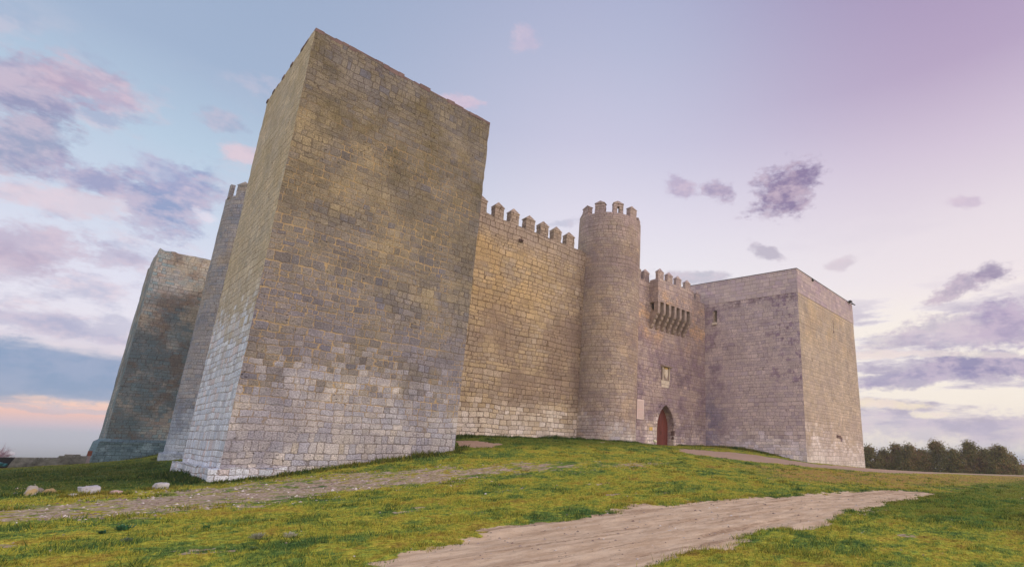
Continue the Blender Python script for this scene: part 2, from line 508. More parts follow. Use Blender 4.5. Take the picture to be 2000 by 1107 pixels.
def stone(name, ramp, H=0.34, L=0.5, wob=1.0, stains=(), light=None, joint_dark=(70, 58, 48), joint_light=None, jl=(0.5, 0.62), jlz=None, jw=(0.006, 0.03),
          pits=0.5, specks=0.5, seed=0.0, K=1.0, jstr=0.8, contrast=1.0, bands=()):
    """ramp: list of sRGB block colours; stains: (colour, strength, noise scale, lo, hi, zlo0, zlo1, zhi0, zhi1[, xmask]);
    light: (colour list, z, spread, strength)"""
    m, t = new_mat(name)
    uvn = t.node('ShaderNodeUVMap', uv_map='UVMap').outputs[0]
    ux, uy, uz = t.sep(uvn)
    pos = t.node('ShaderNodeNewGeometry').outputs['Position']
    px, py, pz = t.sep(pos)
    ps = t.vm('ADD', pos, (seed * 7.1, seed * 3.3, seed * 1.7))
    gr = t.n.new('ShaderNodeGroup'); gr.node_tree = grp
    t.put(gr.inputs[0], uvn); gr.inputs[1].default_value = H * 0.80; gr.inputs[2].default_value = L * 0.80; gr.inputs[3].default_value = wob
    J, ra, rb, rcx = gr.outputs
    n = len(ramp)
    col = t.ramp(ra, [(i / max(1, n - 1), lin(c, K)) for i, c in enumerate(ramp)])
    big = t.noise(ps, 0.16, 3.0, 0.55)
    mid = t.noise(ps, 0.9, 4.0, 0.6)
    uvf = t.comb(ux, t.m('MULTIPLY', uy, 1.6), seed)
    fine = t.noise(uvf, 9.0, 6.0, 0.74)
    vfine = t.noise(uvf, 17.0, 4.0, 0.75)
    lum = t.m('MULTIPLY', t.m('MULTIPLY_ADD', t.m('SUBTRACT', mid, 0.5), 0.75 * contrast, 1.0), t.m('MULTIPLY_ADD', t.m('SUBTRACT', fine, 0.5), 0.9 * contrast, 1.0))
    lum = t.m('MULTIPLY', lum, t.m('MULTIPLY_ADD', t.m('SUBTRACT', rb, 0.5), 0.14 * contrast, 1.0))
    lum = t.m('MULTIPLY', lum, t.m('MULTIPLY_ADD', t.m('SUBTRACT', t.ss(vfine, 0.34, 0.66), 0.5), 0.8 * contrast, 1.0))
    if light:
        lc, lz, lsp, lst = light
        q = t.m('ADD', t.m('MULTIPLY', t.m('SUBTRACT', rb, 0.5), lsp * 0.75), t.m('MULTIPLY', t.m('SUBTRACT', big, 0.5), lsp * 1.3))
        q = t.m('ADD', q, t.m('MULTIPLY', t.m('SUBTRACT', mid, 0.5), lsp * 0.9))
        q = t.m('SUBTRACT', t.m('ADD', q, lz), pz)
        lf = t.ss(q, -0.5 * lsp, 0.5 * lsp, 0.0, lst)
        lcol = t.ramp(rcx, [(i / max(1, len(lc) - 1), lin(c, K)) for i, c in enumerate(lc)])
        col = t.mix(lf, col, lcol)
    for i, s in enumerate(stains):
        c, st, sc_, lo, hi, za, zb, zc, zd = s[:9]
        nn = t.noise(t.vm('ADD', ps, (11.3 * (i + 1), 5.1 * i, 2.2 * i)), sc_, 8.0, 0.68)
        nn = t.m('ADD', nn, t.m('MULTIPLY', t.m('SUBTRACT', rb, 0.5), 0.07))
        f = t.ss(nn, lo, hi, 0.0, st)
        if za is not None:
            f = t.m('MULTIPLY', f, t.ss(pz, za, zb))
        if zc is not None:
            f = t.m('MULTIPLY', f, t.ss(pz, zd, zc))
        if len(s) > 9 and s[9]:
            ax, a, b = s[9]
            f = t.m('MULTIPLY', f, t.ss({'x': px, 'y': py}[ax], a, b))
        if len(s) > 10 and s[10]:
            ax, a, b = s[10]
            f = t.m('MULTIPLY', f, t.ss({'x': px, 'y': py}[ax], a, b))
        col = t.mix(f, col, lin(c, K))
    lumc = t.comb(lum, lum, lum)
    col = t.mix(1.0, col, lumc, 'MULTIPLY')
    # joints
    wj = t.m('MULTIPLY_ADD', t.noise(uvn, 1.7, 3.0, 0.6), jw[1] * 1.4, jw[0] - jw[1] * 0.35)
    wj = t.m('MAXIMUM', wj, 0.004)
    jm = t.ss(t.m('DIVIDE', J, wj), 1.15, 0.35)
    jbreak = t.m('MULTIPLY', t.ss(t.noise(uvn, 2.9, 4.0, 0.65), 0.3, 0.52, 0.25, 1.0), t.ss(t.noise(ps, 0.45, 3.0, 0.6), 0.34, 0.52, 0.5, 1.0))
    jd = t.m('MULTIPLY', jm, t.m('MULTIPLY', jbreak, jstr * 0.8))
    jc = lin(joint_dark, K)
    if joint_light:
        jn = t.noise(t.vm('ADD', ps, (3.3, 9.9, 1.1)), 0.35, 3.0, 0.6)
        jf = t.ss(jn, jl[0], jl[1])
        if jlz:
            jf = t.m('MULTIPLY', jf, t.m('MULTIPLY', t.ss(pz, jlz[0], jlz[1]), t.ss(pz, jlz[3], jlz[2])))
        jc = t.mix(jf, lin(joint_dark, K), lin(joint_light, K))
        jl2 = t.m('MULTIPLY', jm, t.ss(t.noise(uvn, 1.9, 4.0, 0.65), 0.36, 0.58, 0.2, 0.85))
        jd = t.mix(jf, t.comb(jd, jd, jd), t.comb(jl2, jl2, jl2))
        jd = t.sep(jd)[0]
    col = t.mix(jd, col, jc)
    # weather pits and pale flecks
    pn = t.noise(t.comb(ux, t.m('MULTIPLY', uy, 1.7), seed + 4.0), 8.5, 2.0, 0.55)
    parea = t.ss(t.noise(ps, 0.5, 3.0), 0.42, 0.62)
    pit = t.m('MULTIPLY', t.ss(pn, 0.66, 0.72), t.m('MULTIPLY_ADD', parea, 0.7, 0.3))
    col = t.mix(t.m('MULTIPLY', pit, pits), col, lin((52, 44, 42), K))
    pn2 = t.ss(t.noise(t.comb(ux, t.m('MULTIPLY', uy, 1.3), seed + 9.0), 19.0, 2.0, 0.6), 0.63, 0.70)
    pn2 = t.m('MULTIPLY', pn2, t.ss(t.noise(ps, 0.8, 3.0, 0.6), 0.4, 0.6, 0.15, 1.0))
    col = t.mix(t.m('MULTIPLY', pn2, pits * 0.85), col, lin((48, 42, 42), K))
    sp = t.ss(t.noise(uvf, 12.0, 1.0, 0.5), 0.73, 0.77)
    sp = t.m('MULTIPLY', sp, t.ss(t.noise(ps, 0.7, 2.0), 0.5, 0.65))
    col = t.mix(t.m('MULTIPLY', sp, specks), col, lin((206, 200, 198), K))
    hgt = t.m('MULTIPLY', t.m('MULTIPLY', t.ss(J, 0.0, 0.04), 0.5), t.m('MULTIPLY_ADD', jbreak, 0.7, 0.3))
    hgt = t.m('ADD', hgt, t.m('MULTIPLY', fine, 0.9))
    hgt = t.m('ADD', hgt, t.m('MULTIPLY', rcx, 0.35))
    hgt = t.m('SUBTRACT', hgt, t.m('MULTIPLY', pit, 1.2))
    finish(t, col, 0.95, hgt, 0.05, 1.0, spec=0.1)
    return m


def plain(name, c, rough=0.8, var=0.15, scale=6.0, K=1.0, **ex):
    m, t = new_mat(name)
    pos = t.node('ShaderNodeNewGeometry').outputs['Position']
    nn = t.noise(pos, scale, 4.0, 0.6)
    f = t.m('MULTIPLY_ADD', t.m('SUBTRACT', nn, 0.5), var * 3, 1.0)
    col = t.mix(1.0, lin(c, K), t.comb(f, f, f), 'MULTIPLY')
    finish(t, col, rough, nn, 0.01, 0.6, **ex)
    return m


M = {}
TAN = (176, 150, 104)
M['near_tower'] = stone('near_tower_stone', [(114, 108, 106), (130, 122, 112), (140, 130, 114), (112, 110, 116)], H=0.36, L=0.46, wob=1.0, seed=1.0, K=1.2,
    light=([(188, 182, 178), (204, 196, 188), (178, 176, 180), (172, 172, 182), (194, 184, 168)], 2.5, 3.4, 0.85),
    stains=[((114, 102, 76), 0.62, 0.22, 0.38, 0.6, 5.5, 12.0, None, None),
            ((128, 124, 134), 0.6, 0.3, 0.42, 0.6, None, None, 5.0, 11.0),
            ((176, 158, 122), 0.5, 0.25, 0.5, 0.68, 3.5, 7.0, 15.0, 18.0),
            ((104, 92, 62), 0.6, 0.6, 0.48, 0.66, 9.0, 15.0, None, None),
            ((100, 82, 86), 0.5, 1.2, 0.5, 0.7, 17.3, 18.4, None, None)],
    joint_dark=(92, 80, 70), joint_light=(184, 156, 112), jl=(0.38, 0.52), jlz=(0.0, 2.0, 13.0, 17.0), jw=(0.008, 0.036), pits=0.9, specks=0.6)
M['near_tower_side'] = stone('near_tower_side_stone', [(164, 152, 130), (174, 162, 140), (156, 146, 128)], H=0.335, L=0.5, seed=2.0, K=1.55,
    light=([(176, 184, 196), (196, 200, 206), (168, 176, 188), (186, 176, 176)], 4.8, 3.6, 0.85),
    stains=[((172, 150, 108), 0.4, 0.3, 0.4, 0.65, 5.0, 9.0, None, None), ((146, 132, 102), 0.5, 0.5, 0.45, 0.65, 8.0, 14.0, None, None)],
    joint_dark=(112, 90, 72), jw=(0.008, 0.035), pits=0.45, specks=0.2, jstr=0.9)
M['curtain'] = stone('curtain_stone', [(160, 142, 116), (172, 152, 122), (150, 134, 116), (166, 150, 130)], H=0.37, L=0.62, seed=3.0, K=1.4,
    light=([(196, 186, 172), (202, 194, 188), (184, 174, 164), (190, 176, 154)], 2.1, 2.6, 0.75),
    stains=[((184, 154, 106), 0.6, 0.22, 0.32, 0.52, 7.0, 10.5, 13.2, 14.6, ('x', 24.8, 19.0)),
            ((128, 110, 96), 0.75, 0.3, 0.4, 0.6, 2.2, 3.4, 8.5, 10.5),
            ((120, 104, 96), 0.7, 0.35, 0.38, 0.6, 3.0, 5.0, None, None, ('x', 21.5, 25.5)),
            ((150, 134, 122), 0.8, 0.8, 0.2, 0.5, 13.2, 14.6, None, None)],
    joint_dark=(84, 66, 48), jw=(0.012, 0.045), pits=0.8, specks=0.5, jstr=0.95)
M['round'] = stone('round_tower_stone', [(146, 130, 118), (158, 142, 126), (140, 126, 120)], H=0.31, L=0.5, seed=4.0, K=1.5,
    light=([(192, 184, 176), (178, 176, 182), (204, 196, 186), (180, 168, 158)], 2.2, 2.6, 0.85),
    stains=[((124, 108, 108), 0.7, 0.35, 0.42, 0.62, None, None, None, None), ((168, 146, 118), 0.5, 0.3, 0.5, 0.65, None, None, None, None),
            ((156, 138, 134), 0.6, 1.0, 0.35, 0.6, 15.5, 17.5, None, None)],
    joint_dark=(88, 72, 64), jw=(0.008, 0.035), pits=0.7, specks=0.5, jstr=0.8)
M['gate_wall'] = stone('gate_wall_stone', [(146, 130, 124), (158, 142, 132), (136, 122, 122)], H=0.36, L=0.58, seed=5.0, K=1.7,
    light=([(196, 184, 176), (186, 174, 172), (206, 196, 186), (178, 160, 140)], 2.0, 2.4, 0.8),
    stains=[((116, 100, 110), 0.65, 0.4, 0.44, 0.6, None, None, 10.0, 13.0), ((188, 154, 110), 0.55, 0.35, 0.46, 0.62, 8.5, 10.5, 13.5, 14.5),
            ((104, 90, 100), 0.6, 0.7, 0.5, 0.62, None, None, 8.0, 11.0)],
    joint_dark=(86, 70, 68), jw=(0.008, 0.04), pits=0.75, specks=0.7, jstr=0.85)
M['keep'] = stone('keep_stone', [(150, 135, 134), (160, 145, 140), (142, 128, 132)], H=0.36, L=0.58, seed=6.0, K=1.8,
    light=([(184, 172, 172), (170, 162, 170), (196, 184, 178), (174, 160, 156)], 1.4, 1.6, 0.8),
    stains=[((106, 90, 102), 0.8, 0.45, 0.42, 0.62, None, None, None, None, ('y', 25.0, 28.0)),
            ((104, 86, 104), 0.8, 1.1, 0.5, 0.62, 5.0, 7.0, None, None, ('y', 24.5, 21.0)),
            ((96, 80, 88), 0.8, 0.9, 0.44, 0.62, 13.4, 14.4, None, None),
            ((96, 92, 112), 0.7, 0.4, 0.42, 0.56, None, None, 3.5, 7.0, ('y', 26.0, 28.2))],
    joint_dark=(88, 74, 72), jw=(0.008, 0.035), pits=0.8, specks=0.4, jstr=0.8)
M['keep_front'] = stone('keep_front_stone', [(172, 156, 136), (182, 166, 146), (164, 150, 136)], H=0.36, L=0.58, seed=7.0, K=1.35,
    light=([(196, 188, 180), (204, 196, 190), (188, 180, 174)], 1.0, 3.4, 0.85),
    stains=[((186, 162, 128), 0.6, 0.3, 0.42, 0.6, 9.0, 12.0, None, None), ((150, 136, 128), 0.5, 0.4, 0.45, 0.62, None, None, None, None)],
    joint_dark=(112, 94, 84), jw=(0.008, 0.032), pits=0.25, specks=0.2, jstr=0.8)
M['new_ashlar'] = stone('new_ashlar_stone', [(170, 154, 150), (182, 166, 160), (158, 142, 146), (174, 158, 158)], H=0.48, L=0.75, wob=0.25, seed=8.0, K=1.35,
    stains=[((168, 146, 158), 0.5, 0.6, 0.5, 0.62, None, None, None, None)], joint_dark=(112, 92, 90), jw=(0.008, 0.022), pits=0.1, specks=0.1, jstr=0.8, contrast=0.6)
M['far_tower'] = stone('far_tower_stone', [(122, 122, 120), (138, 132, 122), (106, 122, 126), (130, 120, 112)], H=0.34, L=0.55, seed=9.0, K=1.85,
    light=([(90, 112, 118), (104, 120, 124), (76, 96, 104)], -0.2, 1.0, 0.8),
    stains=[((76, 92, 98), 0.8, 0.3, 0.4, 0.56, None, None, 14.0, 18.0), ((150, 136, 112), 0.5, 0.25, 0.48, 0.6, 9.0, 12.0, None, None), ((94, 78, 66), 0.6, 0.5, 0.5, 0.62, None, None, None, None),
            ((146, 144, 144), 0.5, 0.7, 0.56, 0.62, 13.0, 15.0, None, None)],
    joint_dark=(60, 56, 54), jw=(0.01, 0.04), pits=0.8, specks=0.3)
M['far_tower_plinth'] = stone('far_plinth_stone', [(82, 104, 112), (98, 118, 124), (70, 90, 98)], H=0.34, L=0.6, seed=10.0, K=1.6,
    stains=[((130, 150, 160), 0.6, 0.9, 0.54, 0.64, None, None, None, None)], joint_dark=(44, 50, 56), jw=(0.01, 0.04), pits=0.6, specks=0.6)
M['side_round'] = stone('side_round_stone', [(138, 136, 138), (150, 144, 138), (128, 132, 138)], H=0.31, L=0.5, seed=11.0, K=1.4,
    light=([(158, 170, 182), (172, 180, 188)], 1.8, 3.0, 0.8), stains=[((96, 104, 118), 0.6, 0.35, 0.46, 0.62, None, None, None, None), ((150, 132, 100), 0.5, 0.35, 0.48, 0.62, 8.0, 11.0, None, None)],
    joint_dark=(96, 88, 84), jw=(0.008, 0.035), pits=0.6, specks=0.3)
M['corbel'] = plain('corbel_stone', (150, 134, 124), 0.95, 0.45, 3.0, 1.25)
M['pale_stone'] = plain('pale_carved_stone', (196, 184, 166), 0.9, 0.2, 4.0, 1.3)
M['plaque'] = plain('plaque_stone', (206, 188, 180), 0.8, 0.06, 6.0, 1.3)
M['engraved'] = plain('engraved_line', (168, 144, 136), 0.9, 0.1, 6.0, 1.3)
M['engraved_red'] = plain('engraved_red_line', (196, 140, 136), 0.9, 0.1, 6.0, 1.3)
M['ochre_stone'] = plain('ochre_stone', (206, 176, 108), 0.9, 0.25, 5.0, 1.2)
M['metal_dark'] = plain('dark_metal', (60, 54, 54), 0.6, 0.1, 10.0)
M['coping'] = plain('lichened_coping', (104, 86, 82), 0.95, 0.5, 2.2, 1.4)


def door_mat():
    m, t = new_mat('red_brown_planks')
    x, y, z = t.sep(t.node('ShaderNodeNewGeometry').outputs['Position'])
    f = t.m('FRACT', t.m('DIVIDE', x, 0.21))
    gap = t.ss(t.m('MINIMUM', f, t.m('SUBTRACT', 1.0, f)), 0.09, 0.02)
    gr_ = t.noise(t.comb(t.m('MULTIPLY', x, 14.0), 0.0, t.m('MULTIPLY', z, 1.2)), 1.0, 4.0, 0.6)
    wn_ = t.node('ShaderNodeTexWhiteNoise', {'W': t.m('FLOOR', t.m('DIVIDE', x, 0.21))}, noise_dimensions='1D').outputs[0]
    col = t.mix(gr_, lin((96, 50, 44), 1.3), lin((132, 74, 64), 1.3))
    col = t.mix(t.m('MULTIPLY', wn_, 0.3), col, lin((84, 46, 42), 1.3))
    col = t.mix(t.m('MULTIPLY', gap, 0.6), col, lin((50, 26, 26)))
    finish(t, col, 0.7, t.m('SUBTRACT', gr_, gap), 0.01, 0.7)
    return m


M['door'] = door_mat()

# ------------------------------------------------------------------ the ground
ANCH=[(0,0,-1.6),(-12,2,-1.65),(-25,10,-1.9),(10,-10,-1.7),(30,-12,-1.7),(5,7,-1.6),(0,15,-1.62),(-6,20,-1.75),(5,15,-1.55),(9,11,-1.52),(14,7.5,-1.55),
(22,2.5,-1.6),(29,6,-1.6),(1,23.5,-1.63),(-3,30,-1.75),(4.5,24.2,-1.5),(4.3,32.6,-1.6),(9.3,24.2,-.86),(13.9,24.2,-.25),(16.5,28.9,.55),(20,28.9,.62),(25.2,28.9,.70),(28.6,26.3,.60),
(32.5,28.9,.50),(36.5,28.9,.50),(42.5,28.9,.55),(43.3,24.6,.27),(44.1,19.5,-.6),(51.5,19.5,-.88),(59.3,19.8,-1.15),(47,12,-1.35),(60,10,-1.42),(80,9,-1.65),(78,24,-1.75),
(12,18.5,-1.05),(17,19,-.6),(22,20,-.42),(28,20,-.25),(34,20,-.3),(38,17,-.7),(30,12,-1.25),(20,12,-1.3),
(6.2,48,-1.38),(8.1,68.9,-1.4),(3.2,68.7,-2.67),(-1.15,60,-2.4),(-8,55,-2.6),(-12,40,-2.3),(2.2,50,-1.95),(3.8,90,-2.45),(-1.5,75,-3.0),(-15,75,-3.4),(8,85,-1.9),
(20,45,.3),(40,45,.3),(60,45,-1.2),(30,70,-.5)]
ANCH=np.array(ANCH,float)
TSC=30.
def _k(r2): return np.where(r2>0,r2*np.log(np.maximum(r2,1e-12)),0)*.5
TP=ANCH[:,:2]/TSC
TD=((TP[:,None]-TP[None])**2).sum(-1)
TN=len(TP);TA=np.zeros((TN+3,TN+3));TA[:TN,:TN]=_k(TD)+np.eye(TN)*1e-3
TA[:TN,TN]=1;TA[:TN,TN+1:]=TP;TA[TN,:TN]=1;TA[TN+1:,:TN]=TP.T
TW=np.linalg.solve(TA,np.r_[ANCH[:,2],0,0,0])
def ground(x,y):
    x=np.asarray(x,float);y=np.asarray(y,float)
    q=np.stack([x/TSC,y/TSC],-1);sh=q.shape[:-1];q=q.reshape(-1,2);out=np.empty(len(q))
    for i in range(0,len(q),20000):
        s=q[i:i+20000];d=((s[:,None]-TP[None])**2).sum(-1)
        out[i:i+20000]=_k(d)@TW[:TN]+TW[TN]+s@TW[TN+1:]
    z=out.reshape(sh)
    # blend to plateau edge and drop to the plain
    cx,cy=30.,25.
    r=np.hypot(x-cx,y-cy)
    t=np.clip((r-62)/50,0,1);t=t*t*(3-2*t)
    z=z*(1-t)+(-4.5)*t
    t=np.clip((r-110)/420,0,1);t=t*t*(3-2*t)
    return z-58*t


def in_poly(x, y, poly):
    """signed distance (positive inside) from many points to one polygon"""
    pts = np.array(poly, float)
    best = np.full(x.shape, 1e9); inside = np.zeros(x.shape, bool)
    for i in range(len(pts)):
        a = pts[i]; b = pts[(i + 1) % len(pts)]
        d = b - a
        t = np.clip(((x - a[0]) * d[0] + (y - a[1]) * d[1]) / (d @ d), 0, 1)
        best = np.minimum(best, (x - a[0] - t * d[0]) ** 2 + (y - a[1] - t * d[1]) ** 2)
        c = ((a[1] > y) != (b[1] > y)) & (x < d[0] * (y - a[1]) / (d[1] if d[1] else 1e-9) + a[0])
        inside ^= c
    s = np.sqrt(best)
    return np.where(inside, s, -s)


_lat = np.random.default_rng(3).random((256, 256))


def vnoise(x, y, f):
    X = x * f + 1000.0; Y = y * f + 1000.0
    i = np.floor(X).astype(int); j = np.floor(Y).astype(int)
    u = X - i; v = Y - j
    u = u * u * (3 - 2 * u); v = v * v * (3 - 2 * v)
    g_ = lambda a, b: _lat[a % 256, b % 256]
    return (g_(i, j) * (1 - u) + g_(i + 1, j) * u) * (1 - v) + (g_(i, j + 1) * (1 - u) + g_(i + 1, j + 1) * u) * v


def fbm(x, y, f, o=4):
    s = 0; a = 1; t = 0
    for k in range(o):
        s = s + a * vnoise(x + 17.3 * k, y + 5.9 * k, f * 2 ** k); t += a; a *= 0.55
    return s / t - 0.5


TRACK = [(1.74, 5.52), (3.37, 7.6), (4.12, 8.3), (5.07, 8.78), (6.08, 9.07), (7.57, 9.57), (9.96, 9.74), (11.64, 10.37), (15.31, 10.0), (19.42, 9.25), (25.33, 8.6), (28.4, 7.95), (28.87, 7.17), (28.09, 6.13), (24.21, 6.22), (20.15, 5.93), (16.74, 5.59), (13.19, 5.64), (10.9, 5.7), (9.83, 5.94), (9.85, 5.27), (8.16, 5.35), (7.04, 5.38), (6.22, 5.17), (4.9, 3.9), (1.5, 1.5), (-6, -4), (-8, -1)]
GRAVEL = [(-6, 18.5), (-0.38, 19.85), (0.72, 20.39), (2.33, 21.89), (4.68, 22.9), (6.42, 23.1), (8.39, 21.82), (11.19, 21.21), (14.21, 20.07), (17.89, 18.99), (23.62, 19.16), (21.63, 17.55), (16.39, 17.37), (12.49, 17.58), (9.1, 17.11), (6.48, 16.6), (4.48, 15.91), (2.82, 15.79), (1.48, 15.25), (0.55, 15.28), (-0.22, 15.43), (-6, 14)]
CORE = [(-5, 17.5), (0.14, 16.86), (0.85, 18.44), (1.91, 19.59), (3.66, 19.94), (5.81, 20.19), (8.85, 20.13), (12.47, 19.36), (16.98, 18.01), (13.45, 18.3), (10.21, 18.6), (7.26, 18.11), (5.01, 17.42), (3.46, 17.22), (2.23, 16.17), (1.29, 15.84), (0.42, 15.78), (-0.24, 15.99), (-5, 15.2)]
ROAD = [(33.03, 24.54), (36.34, 23.68), (38.5, 22.5), (40.5, 20.5), (43.3, 18.7), (47, 18.9), (59.5, 19.3), (66, 17.5), (77, 11.5), (90, 4.0), (84, 1.5), (66, 8.3), (58, 12.15), (46, 14.2), (38.6, 15.6), (34.4, 17.3), (31.11, 19.16), (29.4, 20.8), (28.84, 22.0)]
BARE = [(15.48, 26.94), (16.48, 26.37), (17.06, 24.97), (15.84, 24.31), (14.63, 25.41)]
DRY = [(29, 17), (34, 15.5), (46, 13.6), (60, 10.5), (76, 4), (70, 1.5), (54.23, 5.09), (41.66, 6.8), (31.0, 7.91), (27.51, 10.58), (26.4, 13.4)]


def masks(x, y):
    d = np.hypot(x, y)
    wob = fbm(x, y, 0.9, 4) * 1.1 + fbm(x, y, 4.0, 3) * 0.35
    tr = in_poly(x, y, TRACK) + fbm(x * 0.6, y, 0.8, 5) * 1.9 + fbm(x, y, 5.0, 3) * 0.4 - 0.03
    gr = in_poly(x, y, GRAVEL) + fbm(x * 0.6, y * 1.5, 0.8, 5) * 3.4 - 0.35
    co = in_poly(x, y, CORE) + fbm(x * 0.6, y * 1.5, 0.9, 5) * 2.4
    ro = in_poly(x, y, ROAD) + wob * 1.4
    ba = in_poly(x, y, BARE) + wob * 1.1
    dr = in_poly(x, y, DRY) + wob * 5
    sp = fbm(x + 40, y * 1.6, 0.55, 5) - 0.285          # odd bare spots in the grass
    s = lambda v, w: np.clip(v / w + 0.5, 0, 1)
    dirt = s(tr, 0.22)
    grav = np.maximum(s(gr, 1.6) * 0.62, s(co, 0.8) * (0.74 + 0.5 * fbm(x, y * 1.6, 0.9, 4)))
    road = np.maximum(s(ro, 0.6), s(ba, 0.3))
    grav = np.maximum(grav, s(sp, 0.03) * 0.8)
    return dirt, grav, road, s(dr, 3.0)


def height(x, y):
    z = ground(x, y)
    dirt, grav, road, dry = masks(x, y)
    d = np.hypot(x, y)
    bare = np.maximum(np.maximum(dirt, grav * 0.7), road)
    lump = fbm(x, y, 1.4, 4) * 0.09 + fbm(x, y, 5.0, 3) * 0.075
    near = np.clip(1.4 - d / 60, 0.25, 1)
    z = z + lump * (1 - 0.8 * bare) * near + (1 - bare) * 0.02
    # shallow wheel ruts along the track
    rut = fbm(x * 0.25, y * 1.6, 1.3, 4) * 0.10 + fbm(x, y * 1.4, 3.0, 4) * 0.02
    return z + rut * dirt, (dirt, grav, road, dry)


def bear_grid():
    a = [np.arange(-180, -16, 4.0), np.arange(-16, -6, 0.5), np.arange(-6, 93, 0.13), np.arange(93, 104, 0.5), np.arange(104, 180.1, 4.0)]
    return np.radians(np.concatenate(a))


th = bear_grid()
rad = np.concatenate([[0.5, 1.2, 2.0, 2.6], np.geomspace(3.0, 16, 210), np.geomspace(16.1, 100, 200)[1:], np.geomspace(101, 620, 26)])
TH, RD = np.meshgrid(th, rad)
GX = np.sin(TH) * RD; GY = np.cos(TH) * RD
GZ, (mk_d, mk_g, mk_r, mk_y) = height(GX, GY)
nr, na = GX.shape


def grid_mesh(name, X, Y, Z, mat, wrap=True):
    nr, na = X.shape
    me = bpy.data.meshes.new(name)
    idx = np.arange(nr * na).reshape(nr, na)
    q = np.stack([idx[:-1, :-1], idx[:-1, 1:], idx[1:, 1:], idx[1:, :-1]], -1).reshape(-1, 4)
    me.vertices.add(nr * na)
    me.vertices.foreach_set('co', np.stack([X, Y, Z], -1).astype(np.float32).ravel())
    me.loops.add(len(q) * 4); me.polygons.add(len(q))
    me.loops.foreach_set('vertex_index', q[:, ::-1].astype(np.int32).ravel())
    me.polygons.foreach_set('loop_start', np.arange(len(q), dtype=np.int32) * 4)
    me.polygons.foreach_set('loop_total', np.full(len(q), 4, dtype=np.int32))
    me.update(calc_edges=True); me.validate()
    me.shade_smooth()
    me.materials.append(mat)
    o = bpy.data.objects.new(name, me)
    SC.collection.objects.link(o)
    return o


def grass_colour(t, pos, rnd=None):
    """the same patchy meadow colours for the turf and for the blades standing in it"""
    px, py, pz = t.sep(pos)
    p2 = t.comb(px, t.m('MULTIPLY', py, 1.35), 0.0)
    n1 = t.noise(p2, 0.28, 4.0, 0.6)
    n2 = t.noise(t.vm('ADD', p2, (31.0, 7.0, 0.0)), 0.9, 4.0, 0.62)
    n3 = t.noise(t.vm('ADD', p2, (5.0, 71.0, 0.0)), 3.6, 5.0, 0.7)
    q = t.m('ADD', t.m('MULTIPLY', n1, 0.34), t.m('ADD', t.m('MULTIPLY', n2, 0.38), t.m('MULTIPLY', n3, 0.34)))
    if rnd is not None:
        q = t.m('ADD', q, t.m('MULTIPLY', t.m('SUBTRACT', rnd, 0.5), 0.10))
    q = t.m('SUBTRACT', q, 0.03)
    col = t.ramp(q, [(0.33, lin((38, 66, 38))), (0.40, lin((66, 98, 50))), (0.46, lin((106, 128, 58))), (0.51, lin((156, 158, 58))), (0.555, lin((170, 156, 62))), (0.60, lin((148, 126, 56))), (0.66, lin((104, 90, 50))), (0.74, lin((72, 70, 44)))])
    # the left field beside the castle is mixed to a deeper, darker green
    left_green = t.m('MULTIPLY', t.ss(px, 9.0, 4.0), t.ss(py, 21.5, 24.5))
    left_green = t.m('MULTIPLY', left_green, t.ss(py, 66.0, 40.0, 0.35, 0.8))
    col = t.mix(left_green, col, lin((44, 72, 32)))
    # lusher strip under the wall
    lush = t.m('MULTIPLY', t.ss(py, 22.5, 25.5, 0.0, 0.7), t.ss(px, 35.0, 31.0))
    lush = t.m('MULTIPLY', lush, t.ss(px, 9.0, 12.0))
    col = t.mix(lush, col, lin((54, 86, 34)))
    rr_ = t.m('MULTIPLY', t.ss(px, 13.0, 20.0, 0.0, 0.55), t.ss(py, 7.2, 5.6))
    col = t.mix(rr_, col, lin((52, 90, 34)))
    return col


